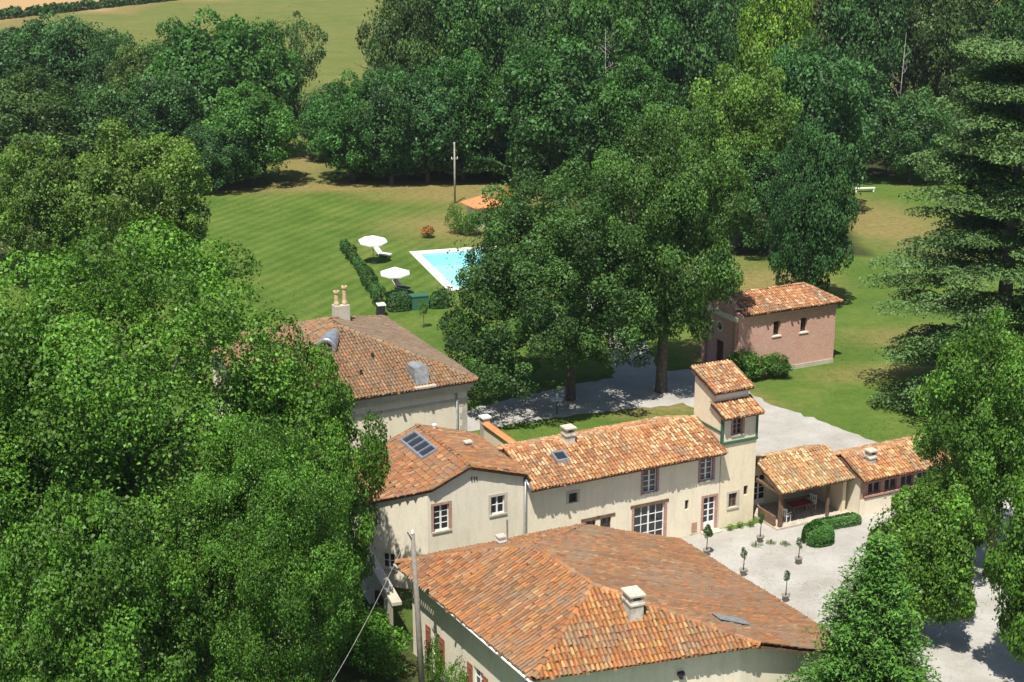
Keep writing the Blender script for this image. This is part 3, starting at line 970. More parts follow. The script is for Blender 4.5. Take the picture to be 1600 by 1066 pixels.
# ================================================================ OPEN PORCH
T = site_thing('porch', 'open sided porch with pale mossy tile roof beside the dovecote tower', 'porch', 17, -2.5)
PP = [(14.45, -3.95, 2.4), (19.75, -3.95, 2.4), (19.75, -1.15, 3.45), (14.45, -1.15, 3.45)]
PPb = [(14.45, -1.15, 3.45), (19.75, -1.15, 3.45), (19.75, .6, 2.8), (14.45, .6, 2.8)]
r1 = roof(T, PP, 'pale', 41); r2 = roof(T, PPb, 'pale', 42)
ridge_line(T, r1, PP[3], PP[2], 'pale', .12, seed=43)
mb = MB().box(14.4, 19.9, -3.8, .3, -.1, .12); mb.build('floor_slab', 'paving', T)
bo = [(.5, 1.5, .15, 2.1), (2.3, 3.1, 1.2, 2.0), (3.3, 4.1, 1.2, 2.0)]
_, fr = wall(T, (14.5, -.4), (19.6, -.4), 3.0, bo, 'render_warm')
window(T, fr, bo[0], 2, 4, 'white', 'glazed_door', kick=.3)
window(T, fr, bo[1], 2, 2, 'white'); window(T, fr, bo[2], 2, 2, 'white')
wall(T, (19.6, -3.5), (19.6, .3), [(0, 2.45), (2.4, 3.3), (3.8, 2.85)], (), 'render_warm')
wall(T, (19.35, .3), (19.35, -3.5), [(0, 2.85), (1.4, 3.3), (3.8, 2.45)], (), 'render_warm')
MB().box(19.35, 19.6, -3.502, -3.48, 0, 2.44).build('end_post', 'render_warm', T)
for u in (14.75, ):
    MB().box(u - .1, u + .1, -3.7, -3.5, .12, 2.36).build('post', 'wood', T)
MB().box(18.1, 18.25, -3.68, -3.53, .12, 2.36).build('post', 'wood', T)
MB().box(14.5, 19.6, -3.7, -3.52, 2.2, 2.37).build('beam', 'wood', T)
MB().box(14.5, 14.66, -3.5, -.4, 2.25, 2.4).build('beam', 'wood', T)
mb = MB().box(14.45, 14.6, -3.4, -1.8, .12, .75); mb.build('low_rail', 'wood', T)

# ================================================================ LOW OUTBUILDING
T = site_thing('low_outbuilding', 'low brick outbuilding with a strip of windows beside the porch', 'outbuilding', 23, -3)
PO = [(19.78, -4.7, 2.42), (28.0, -4.7, 2.42), (28.0, -2.55, 3.28), (19.78, -2.55, 3.28)]
POb = [(19.78, -2.55, 3.28), (28.0, -2.55, 3.28), (28.0, -.2, 2.4), (19.78, -.2, 2.4)]
r1 = roof(T, PO, 'wing', 51); r2 = roof(T, POb, 'wing', 52)
ridge_line(T, r1, PO[3], PO[2], 'wing', .12, seed=53)
bo = [(.6 + k * 1.25, 1.55 + k * 1.25, 1.35, 2.05) for k in range(6)]
_, fr = wall(T, (19.95, -4.35), (27.8, -4.35), 2.44, bo, 'brick_trim')
for o_ in bo: window(T, fr, o_, 2, 1, 'mauve_paint')
mb = MB(); wbox(mb, fr, .3, 7.7, 1.22, 1.34, .003, .12); mb.build('sill', 'brick_trim', T)
mb = MB(); wbox(mb, fr, .02, 7.8, 0, 1.1, .003, .03); mb.build('plinth', 'render', T)
wall(T, (19.95, -.4), (19.95, -4.35), [(0, 2.42), (2.1, 3.15), (3.95, 2.44)], (), 'render')
wall(T, (27.8, -4.35), (27.8, -.4), [(0, 2.44), (1.8, 3.15), (3.95, 2.42)], (), 'render')
wall(T, (27.8, -.4), (19.95, -.4), 2.42, (), 'render')
chimney(T, 21.3, -3.5, 2.7, 3.55, .5, .5, 'chimney', 'stone', True)

# ================================================================ MANOR
T = site_thing('manor_house', 'cream manor house with a weathered pyramid roof, zinc dormer and moulded cornice', 'house', -4.8, 18)
A1, A2 = (-4.8, 17.2, 9.5), (-4.8, 18.9, 9.5)
mFR, mFL, mBR, mBL = (1.7, 10.3, 7.0), (-11.3, 10.3, 7.0), (1.7, 25.8, 7.0), (-11.3, 25.8, 7.0)
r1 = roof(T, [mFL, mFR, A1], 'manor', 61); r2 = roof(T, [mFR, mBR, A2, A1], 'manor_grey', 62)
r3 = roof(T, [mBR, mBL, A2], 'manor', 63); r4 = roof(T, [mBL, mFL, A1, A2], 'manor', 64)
for k, (a, b_) in enumerate(((mFL, A1), (mFR, A1), (mBR, A2), (mBL, A2), (A1, A2))):
    ridge_line(T, r1, a, b_, 'manor', .16, seed=65 + k)
c4 = [(-10.8, 10.8), (1.2, 10.8), (1.2, 25.3), (-10.8, 25.3)]
for k in range(4):
    a, b_ = c4[k], c4[(k + 1) % 4]
    L_ = math.hypot(b_[0] - a[0], b_[1] - a[1])
    ops = [(1.6, 2.6, 3.9, 5.6), (5.5, 6.5, 3.9, 5.6)] if k in (0, 3) else []
    if k == 0: ops = [(1.6, 2.6, 3.6, 5.3)]
    _, fr = wall(T, a, b_, 6.95, ops, 'render')
    for o_ in ops: window(T, fr, o_, 2, 4, 'white', sill='stone', shutters='mauve_paint')
    mb = MB()
    wbox(mb, fr, -.3, L_ + .3, 6.55, 6.85, .003, .32); wbox(mb, fr, -.18, L_ + .18, 6.3, 6.55, .003, .2); wbox(mb, fr, -.06, L_ + .06, 5.72, 5.84, .003, .1)
    mb.build('cornice', 'stone', T)
    if k == 0:
        mb = MB()
        for j in range(14):
            w_ = .5 if j % 2 else .34
            wbox(mb, fr, L_ - w_, L_ + .012, .1 + j * .4, .46 + j * .4, .003, .02)
        mb.build('quoin', 'stone', T)
        mb = MB(); q = fr[0] + fr[1] * (L_ - .75) + fr[2] * .12
        mb.tube([(q.x, q.y, 6.3), (q.x, q.y, 0)], [.06, .06], 8); mb.build('drainpipe', 'lead', T, True)
ch = MB().box(-3.95, -2.95, 19.9, 20.6, 8.4, 10.0); ch = ch.build('chimney', 'stone', T)
for du in (-.28, .28):
    MB().lathe([(.17, 10.0), (.2, 10.1), (.15, 10.3), (.15, 10.8 + (du > 0) * .25), (.21, 10.85 + (du > 0) * .25), (.21, 10.97 + (du > 0) * .25), (.1, 10.97 + (du > 0) * .25)], 10, (-3.45 + du, 20.25)).build('chimney_pot', 'pot_clay', (T, ch))
# zinc hood dormer on the left hip
ax0, ax1 = Vector((-4.95, 16.9, 9.5)), Vector((-6.35, 14.95, 9.0))
dn = (ax1 - ax0).normalized(); sd = dn.cross(Vector((0, 0, 1))).normalized(); upv = sd.cross(dn)
mb = MB(); n_ = 14
rings = [(0, .03), (.12, .15), (.3, .32), (.55, .48), (.8, .57), (1.0, .59), (1.03, .65), (1.06, .65), (1.06, .36), (1.02, .34)]
vs = []
for t, r_ in rings:
    for k in range(n_):
        g = 2 * math.pi * k / n_
        vs.append(ax0.lerp(ax1, t) + sd * math.cos(g) * r_ + upv * math.sin(g) * r_)
fs = [(i * n_ + k, i * n_ + (k + 1) % n_, (i + 1) * n_ + (k + 1) % n_, (i + 1) * n_ + k) for i in range(len(rings) - 1) for k in range(n_)]
dm = mb.add(vs, fs).build('dormer', 'zinc', T, True)
mb = MB(); q = ax0.lerp(ax1, 1.03)
mb.add([q + sd * math.cos(2 * math.pi * k / n_) * .36 + upv * math.sin(2 * math.pi * k / n_) * .36 for k in range(n_)], [tuple(range(n_))]); mb.build('pane', 'glass', (T, dm))
mb = MB()
for w0, w1 in ((-.36, .36),):
    q2 = ax0.lerp(ax1, 1.045)
    for a_, b_ in ((sd, upv), (upv, sd)):
        mb.add([q2 + a_ * w0 - b_ * .05, q2 + a_ * w1 - b_ * .05, q2 + a_ * w1 + b_ * .05, q2 + a_ * w0 + b_ * .05], [(0, 1, 2, 3)])
mb.build('glazing_bar', 'zinc', (T, dm))
# small box dormer at the front eave
dm = MB().prism([(-2.25, 10.6, 7.0), (-1.35, 10.6, 7.0), (-1.35, 10.9, 8.15), (-1.8, 10.92, 8.25), (-2.25, 10.9, 8.15)], (0, 1.2, 0)).build('dormer', 'lead', T)
MB().prism([(-2.13, 10.59, 7.12), (-1.47, 10.59, 7.12), (-1.47, 10.83, 8.02), (-2.13, 10.83, 8.02)], (0, -.03, 0)).build('shutter', 'lead', (T, dm))
MB().box(-2.5, -1.1, 10.15, 10.56, 7.05, 7.16).build('sill', 'stone', (T, dm))
for (u, v) in ((-3.9, 13.6), (-5.2, 12.2)):
    z = 7 + (v - 10.3) * .362
    MB().tube([(u, v, z), (u, v, z + .45)], [.09, .09], 8).build('vent_pipe', 'iron', T)

# ================================================================ CHAPEL
T = site_thing('chapel', 'small pink brick chapel with tile roof and moulded gable front', 'chapel', 33, 23)
CV0, CV1, CU0, CU1 = 20.85, 25.75, 28.5, 37.6
cm = (CV0 + CV1) / 2
cw = [(3.2, 3.85, 2.95, 4.1), (5.75, 6.4, 2.9, 4.05)]
_, fr = wall(T, (CU0, CV0), (CU1, CV0), 5.0, cw, 'brick', depth=.35)
for o_ in cw: window(T, fr, o_, 1, 3, 'dark_wood', sill='cream', leaves=1, dep=-.28)
mb = MB(); wbox(mb, fr, 0, 9.1, 4.72, 4.95, .003, .12); wbox(mb, fr, 0, 9.1, 4.6, 4.72, .003, .06); mb.build('cornice', 'brick', T)
mb = MB(); wbox(mb, fr, 0, 9.1, -.1, .35, .003, .07); mb.build('plinth', 'stone', T)
wall(T, (CU1, CV0), (CU1, CV1), 5.0, (), 'brick')
wall(T, (CU1, CV1), (CU0, CV1), 5.0, (), 'brick')
dop = [(1.95, 2.95, 0.0, 2.4)]
_, fr = wall(T, (CU0, CV1), (CU0, CV0), [(0, 5.0), (1.0, 5.25), (2.45, 6.5), (3.9, 5.25), (4.9, 5.0)], dop, 'brick')
d_ = MB(); wbox(d_, fr, 1.95, 2.95, 0, 2.4, -.2, -.15); d_.build('door', 'dark_wood', T)
# curved parapet, cornice, oculus, pilasters
mb = MB()
prof = []
for k in range(13):
    t = k / 12
    prof.append((.35 + 4.2 * t, 5.35 + 1.15 * math.sin(math.pi * t) ** 1.6))
for (ta, za), (tb, zb) in zip(prof, prof[1:]):
    q = [(ta, za - .28), (tb, zb - .28), (tb, zb), (ta, za)]
    v0 = [fr[0] + fr[1] * t + fr[2] * .1 for t, z in q]; v1 = [fr[0] + fr[1] * t + fr[2] * -.35 for t, z in q]
    mb.add([(p.x, p.y, z) for p, (t, z) in zip(v0, q)] + [(p.x, p.y, z) for p, (t, z) in zip(v1, q)], [(0, 1, 2, 3), (7, 6, 5, 4), (3, 2, 6, 7), (0, 4, 5, 1)])
mb.build('parapet', 'brick_trim', T)
mb = MB(); wbox(mb, fr, .05, 4.85, 4.55, 4.8, .003, .22); wbox(mb, fr, .1, 4.8, 4.4, 4.55, .003, .12); mb.build('cornice', 'cream', T)
mb = MB()
for t in (.25, 4.2): wbox(mb, fr, t, t + .45, 0, 4.4, .003, .12)
mb.build('pilaster', 'brick_trim', T)
mb = MB(); c_ = fr[0] + fr[1] * 2.45 + fr[2] * .05
for r0, r1_ in ((.3, .46),):
    k_ = 14
    vs = []
    for rr in (r0, r1_):
        for k in range(k_):
            g = 2 * math.pi * k / k_
            p = c_ + fr[1] * math.cos(g) * rr
            vs.append((p.x, p.y, 3.55 + math.sin(g) * rr))
    mb.add(vs, [(k, (k + 1) % k_, k_ + (k + 1) % k_, k_ + k) for k in range(k_)])
oc = mb.build('oculus', 'cream', T)
MB().add([((c_ + fr[1] * math.cos(2 * math.pi * k / 14) * .31 - fr[2] * .03).x, (c_ + fr[1] * math.cos(2 * math.pi * k / 14) * .31 - fr[2] * .03).y, 3.55 + math.sin(2 * math.pi * k / 14) * .31) for k in range(14)], [tuple(range(14))]).build('pane', 'glass', (T, oc))
ze, zr_ = 5.0, 5.95
Cf = [(CU0 + .3, CV0 - .3, ze), (CU1 + .3, CV0 - .3, ze), (36.3, cm, zr_), (CU0 + .3, cm, zr_)]
Cb = [(CU0 + .3, cm, zr_), (36.3, cm, zr_), (CU1 + .3, CV1 + .3, ze), (CU0 + .3, CV1 + .3, ze)]
Ce = [(CU1 + .3, CV0 - .3, ze), (CU1 + .3, CV1 + .3, ze), (36.3, cm, zr_)]
r1 = roof(T, Cf, 'chapel', 71); roof(T, Cb, 'chapel', 72); roof(T, Ce, 'chapel', 73)
ridge_line(T, r1, Cf[3], Cf[2], 'chapel', .13, seed=74); ridge_line(T, r1, Cf[1], Cf[2], 'chapel', .13, seed=75)

# ================================================================ POOL HUT
T = site_thing('pool_hut', 'small garden hut with a plain orange roof at the far side of the pool', 'hut', 34.4, 78.0)
hb = [(33.0, 76.6), (35.8, 76.6), (35.8, 79.4), (33.0, 79.4)]
for k in range(4):
    wall(T, hb[k], hb[(k + 1) % 4], 2.3, [(.9, 1.9, .1, 2.0)] if k == 0 else (), 'cream')
MB().box(33.9, 34.9, 76.7, 76.75, .1, 2.0).build('door', 'wood', T)
ap = (34.4, 78.0, 3.3)
hc = [(32.4, 76.0, 2.3), (36.4, 76.0, 2.3), (36.4, 80.0, 2.3), (32.4, 80.0, 2.3)]
for k in range(4): MB().prism([hc[k], hc[(k + 1) % 4], ap], (0, 0, -.08)).build('roof', 'orange_roof', T)

# ================================================================ GARDEN WALLS
T = site_thing('garden_wall', 'low wall with terracotta coping between the manor and the long house', 'wall', 4.8, 13)
mb = MB().box(4.7, 5.0, 8.2, 15.8, 0, 1.9); mb.build('masonry', 'render_warm', T)
mb = MB().prism([(4.55, 8.2, 1.9), (5.15, 8.2, 1.9), (4.85, 8.2, 2.08)], (0, 7.6, 0)); mb.build('coping', 'orange_roof', T)
for v in (8.1, 15.9):
    p_ = MB().box(4.6, 5.1, v - .25, v + .25, 0, 2.25).build('pillar', 'stone', T)
    MB().box(4.52, 5.18, v - .33, v + .33, 2.25, 2.36).build('pillar_cap', 'white', (T, p_))
T = site_thing('stone_garden_wall', 'old stone garden wall with a dark doorway below the gabled house', 'wall', -10.6, -4)
_, fr = wall(T, (-10.2, -.2), (-11.2, -7.2), 2.5, [(4.1, 5.0, 0, 1.9)], 'stone')
MB().box(-11.0, -10.5, -5.2, -4.2, 0, 1.9).build('door', 'dark_wood', T)
mb = MB(); wbox(mb, fr, -.05, 7.1, 2.45, 2.62, -.45, .06); mb.build('coping', 'stone', T)

# ================================================================ VEGETATION
def unit(v): return v / np.maximum(1e-9, np.linalg.norm(v, axis=1, keepdims=True))
def sphere(rs, n): return unit(rs.normal(size=(n, 3)))

def leaf_quads(rs, pos, nrm, ln, wd):
    n = len(pos)
    t = unit(np.cross(nrm, sphere(rs, n))); b_ = np.cross(nrm, t)
    ln = ln[:, None]; wd = wd[:, None]
    bend = nrm * ln * .16
    return np.stack([pos - t * ln * .5 - bend, pos + b_ * wd * .5 + bend * .4, pos + t * ln * .5 - bend, pos - b_ * wd * .5 + bend * .4], 1)

def leaf_cols(rs, n, lobe_var, young):
    c = lobe_var[:, None] * rs.uniform(.68, 1.32, (n, 1)) * np.ones((1, 3))
    y = (rs.uniform(0, 1, n) < young)[:, None]
    return np.where(y, c * np.array([1.45, 1.3, 1.0]), c * rs.uniform(.92, 1.08, (n, 3)))

def crown(seed, nl, nleaf, leaf, shape='round', lr=(.22, .4), fringe=.1, young=.12, hollow=.5):
    """unit crown (-1..1): leaf clumps round branch ends; returns the leaf quads, colours and clump centres"""
    rs = np.random.default_rng(seed)
    ctr = []
    gap = .9 / nl ** .5
    tries = 0
    while len(ctr) < nl:
        tries += 1
        if tries > nl * 40: gap *= .8; tries = 0
        d = sphere(rs, 1)[0]
        r = rs.uniform(hollow, .9) if rs.uniform() < .8 else rs.uniform(.1, .5)
        p = d * r
        if shape == 'round' and p[2] < -.72: continue
        if shape == 'cone':
            h_ = rs.uniform(-.95, .95); w = (1 - (h_ + 1) / 2) ** .8 * .9 + .06
            a = rs.uniform(0, 6.283); q = rs.uniform(.4, .85) * w
            p = np.array([math.cos(a) * q, math.sin(a) * q, h_])
        if shape == 'dome':
            if p[2] < -.8: continue
            if p[2] < 0:
                hr = math.hypot(p[0], p[1]) + 1e-6; f = math.sqrt(max(.05, r * r - (p[2] * .55) ** 2)) / hr
                p = np.array([p[0] * min(f, 3), p[1] * min(f, 3), p[2]])
        if ctr and min(np.linalg.norm(np.array(c) - p) for c in ctr) < gap: continue
        ctr.append(p)
    ctr = np.array(ctr)
    if seed == 171: ctr[:6] = [(-.74, -.15, -.62), (-.6, -.5, -.72), (-.8, .15, -.5), (-.45, -.72, -.7), (-.66, -.35, -.82), (-.5, -.1, -.8)]
    lrad = rs.uniform(lr[0], lr[1], nl)
    if seed == 171: lrad[:6] = .17
    lrad = lrad * (1.0 if shape != 'cone' else (1.1 - .55 * (ctr[:, 2] + 1) / 2))
    lv = rs.uniform(.55, 1.35, nl)
    w = lrad ** 2; w /= w.sum()
    k = rs.choice(nl, int(nleaf * 1.5), p=w)
    d = sphere(rs, len(k)); d[:, 2] = d[:, 2] * .85 + .12; d = unit(d)
    cd = unit(ctr + 1e-6)
    keep = (np.sum(d * cd[k], 1) > -.45)
    k, d = k[keep][:nleaf], d[keep][:nleaf]
    n = len(k)
    rr = lrad[k] * (rs.uniform(.55, 1.0, n) ** .5)
    fr_ = rs.uniform(0, 1, n) < fringe
    rr = np.where(fr_, rr * rs.uniform(1.0, 1.35, n), rr)
    lump = 1 + .22 * np.sin(d[:, 0] * 7 + k) * np.sin(d[:, 1] * 6 + 2 * k) * np.sin(d[:, 2] * 5 + 3 * k)
    pos = ctr[k] + d * (rr * lump)[:, None] * np.array([1, 1, .85])
    if shape in ('round', 'dome'):
        # loose sprays that fill the envelope between the clumps
        fl = rs.uniform(0, 1, n) < (.07 if nleaf > 60000 else .2)
        e = sphere(rs, n)
        er = .70 + .22 * np.sin(e[:, 0] * 3.1 + seed) * np.sin(e[:, 1] * 3.7 + seed * 2) * np.sin(e[:, 2] * 2.9 + 1) + .12 * np.sin(e[:, 0] * 9 + 2) * np.sin(e[:, 1] * 8 + seed) + rs.normal(0, .06, n)
        ep = e * er[:, None]
        if shape == 'dome': ep[:, :2] *= np.where(ep[:, 2] < 0, 1.0 + .25 * np.abs(ep[:, 2]), 1.0)[:, None]
        fl &= ep[:, 2] > -.75
        pos = np.where(fl[:, None], ep, pos); d = np.where(fl[:, None], e, d)
    nrm = unit(d * .75 + np.array([0, 0, .45]) + sphere(rs, n) * .85)
    ln = np.clip(rs.lognormal(0, .25, n), .5, 1.55) * leaf
    q = leaf_quads(rs, pos, nrm, ln, ln * rs.uniform(.5, .8, n))
    return q, leaf_cols(rs, n, lv[k], young), ctr

def tiers(seed, nleaf, leaf, kind='cedar'):
    """layered conifer in real proportions, unit height 0..1 and radius 1"""
    rs = np.random.default_rng(seed)
    P, Nn, K, B = [], [], [], []
    lv = []
    if kind == 'cedar': levels = [(z, (1.0 - max(0, z - .3) * .85) * rs.uniform(.8, 1.05) if z > .3 else rs.uniform(.75, 1.0)) for z in np.linspace(.07, .97, 13)]
    else: levels = [(z, (1.03 - z) ** .75 * rs.uniform(.9, 1.05)) for z in np.linspace(.03, .985, 30)]
    cl = []
    for li, (z, r) in enumerate(levels):
        nb = (9 if kind == 'cedar' else max(5, int(15 * r) + 3))
        a0 = rs.uniform(0, 6.28)
        for b_ in range(nb):
            a = a0 + 6.283 * b_ / nb + rs.uniform(-.25, .25)
            L = r * rs.uniform(.72, 1.08)
            tip = np.array([math.cos(a) * L, math.sin(a) * L, z + (rs.uniform(-.05, .04) if kind == 'cedar' else -.045 * L)])
            B.append(((0, 0, z - (.05 if kind == 'cedar' else -.01)), tuple(tip)))
            ns = 7 if kind == 'cedar' else 5
            for s_ in range(ns):
                t = (s_ + .6) / ns
                if kind == 'cedar' and t < .25: continue
                c = np.array([0, 0, z]) * (1 - t) + tip * t
                wv_ = rs.uniform(-1, 1) * .16 * t
                c = c + np.array([-math.sin(a), math.cos(a), 0]) * wv_
                cl.append((c, a, (.17 if kind == 'cedar' else .13 * (.55 + r)) * rs.uniform(.75, 1.25), rs.uniform(.7, 1.25), r))
    k = rs.choice(len(cl), nleaf, p=np.array([x[2] ** 2 for x in cl]) / sum(x[2] ** 2 for x in cl))
    C = np.array([cl[i][0] for i in k]); R = np.array([cl[i][2] for i in k]); lvv = np.array([cl[i][3] for i in k])
    d = sphere(rs, nleaf); rad = rs.uniform(0, 1, nleaf) ** .4
    flat = .011 if kind == 'cedar' else .016
    pos = C + d * rad[:, None] * R[:, None] * np.array([1, 1, 0])
    pos[:, 2] += d[:, 2] * flat - (rad * R) * (.12 if kind == 'cedar' else .10)
    nrm = unit(np.array([0, 0, 1.0]) + sphere(rs, nleaf) * .75)
    ln = rs.uniform(.7, 1.4, nleaf) * leaf
    return pos, nrm, ln, leaf_cols(rs, nleaf, lvv, .1), B, rs

def trunk_mesh(name, seed, H, r, ctr=None, R=1, zc=0, hz=0, nlimb=9, mat='bark'):
    rs = random.Random(seed)
    mb = MB()
    lean = (rs.uniform(-.02, .02) * H, rs.uniform(-.02, .02) * H)
    top = .78 * H
    zs = [-.2, .25, .12 * H, .3 * H, .5 * H, top]
    rad = [r * 1.5, r * 1.15, r, r * .85, r * .6, r * .15]
    pts = [(lean[0] * (z / H) ** 2 * 2, lean[1] * (z / H) ** 2 * 2, z) for z in zs]
    mb.tube(pts, rad, 8)
    if ctr is not None:
        for p in ctr[:nlimb * 3:3]:
            e = Vector((p[0] * R, p[1] * R, zc + p[2] * hz))
            s0 = rs.uniform(.2, .5) * H
            s0 = min(s0, e.z * .9) if e.z > 1 else .2 * H
            a = Vector((0, 0, s0)); m_ = a.lerp(e, .5) + Vector((0, 0, .06 * H * rs.uniform(-.3, 1)))
            mb.tube([a, m_, e], [r * .42, r * .26, r * .06], 5, False)
    return mb.mesh(name, mat, smooth=True)

KINDS = {  # material, seeds, clumps, leaves, leaf size / R, shape, clump radii, bottom of the crown as a share of H
    'dark': ('dark', (101, 102, 103), 110, 26000, .049, 'round', (.11, .24), .0),
    'mid': ('mid', (111, 112, 113), 120, 26000, .048, 'round', (.1, .23), .0),
    'olive': ('olive', (121, 122), 120, 26000, .045, 'round', (.1, .22), .0),
    'olivenear': ('olivenear', (131, 132), 150, 46000, .036, 'round', (.09, .2), .04),
    'bright': ('bright', (141,), 40, 14000, .06, 'round', (.2, .36), .03),
    'sparse': ('sparse', (151,), 46, 6500, .055, 'round', (.12, .24), .18),
    'yew': ('yew', (161,), 150, 44000, .038, 'round', (.1, .2), .0),
    'plane1': ('plane', (171,), 240, 120000, .0225, 'dome', (.08, .18), .08),
    'plane2': ('plane', (181,), 230, 110000, .024, 'round', (.08, .18), .10),
    'near1': ('near', (191, 192), 330, 140000, .0160, 'round', (.065, .15), .04),
    'near2': ('near', (201, 202), 200, 80000, .028, 'round', (.085, .19), .04),
    'near3': ('near', (211, 212), 130, 46000, .045, 'round', (.1, .22), .04),
    'shrub': ('near', (221, 222), 50, 16000, .055, 'round', (.18, .35), .0),
}
_proto = {}
def proto(kind, i):
    mat, seeds, nl, nf, leaf, shape, lr, base = KINDS[kind]
    sd = seeds[i % len(seeds)]
    if sd not in _proto:
        q, c, ctr = crown(sd, nl, nf, leaf, shape, lr)
        _proto[sd] = (np_mesh('crown', q, 4, LEAF[mat], c), ctr)
    return _proto[sd]

def place(name, mesh, parent, loc=(0, 0, 0), scale=(1, 1, 1), rz=0.0, tint=None):
    o = bpy.data.objects.new(name, mesh)
    o.parent = parent; o.location = loc; o.scale = scale; o.rotation_euler = (0, 0, rz)
    if tint: o.color = (tint[0], tint[1] * 1.03, tint[2], 1)
    col.objects.link(o)
    return o

def tree(i, name, label, kind, x, y, H, R, tint, cat='tree', group=None):
    T = Thing(name, label, cat, (x, y, 0), 0, group)
    rs = random.Random(1000 + i * 17)
    if kind in ('cedar', 'fir', 'spruce'):
        lk = {'cedar': 'cedar', 'fir': 'fir', 'spruce': 'yew'}[kind]
        if kind == 'spruce': kind = 'fir'
        pos, nrm, ln, cc, B, r2 = tiers(300 + i, 160000 if kind == 'cedar' else (110000 if lk == 'fir' else 60000), .29 if kind == 'cedar' else .19, kind)
        pos = pos * np.array([R, R, H])
        q = leaf_quads(r2, pos, nrm, ln, ln * (.42 if kind == 'cedar' else .4))
        me = np_mesh('crown', q, 4, LEAF[lk], cc)
        place('crown', me, T.o, tint=tint)
        mb = MB()
        mb.tube([(0, 0, -.2), (0, 0, H * .1), (0, 0, H * .5), (0, 0, H * .97)], [R * .085, R * .065, R * .045, .03], 9)
        for a, b_ in B[::2]:
            mb.tube([(a[0] * R, a[1] * R, a[2] * H), (b_[0] * R * .8, b_[1] * R * .8, b_[2] * H - .15)], [R * .014, R * .004], 5, False)
        place('trunk', mb.mesh('trunk', 'bark', smooth=True), T.o)
        return T
    me, ctr = proto(kind, i)
    base = KINDS[kind][7]
    hz = H * (1 - base) / 2 * .98
    zc = H - hz
    rz = 0 if kind == 'plane1' else rs.uniform(0, 6.28)
    off = (-1.4, -.9) if kind == 'plane1' else (0, 0)
    place('crown', me, T.o, (off[0], off[1], zc), (R * 1.03, R * 1.03, hz * 1.03), rz, tint)
    if kind != 'shrub':
        c2 = np.stack([ctr[:, 0] * math.cos(rz) - ctr[:, 1] * math.sin(rz), ctr[:, 0] * math.sin(rz) + ctr[:, 1] * math.cos(rz), ctr[:, 2]], 1)
        place('trunk', trunk_mesh('trunk', i, H, max(.13, H * .018), c2, R * .9, zc, hz * .9, 14 if kind.startswith(('near', 'plane')) else 8), T.o)
    else:
        place('stem', trunk_mesh('stem', i, H, .05, ctr, R * .8, zc, hz * .8, 6), T.o)
    return T

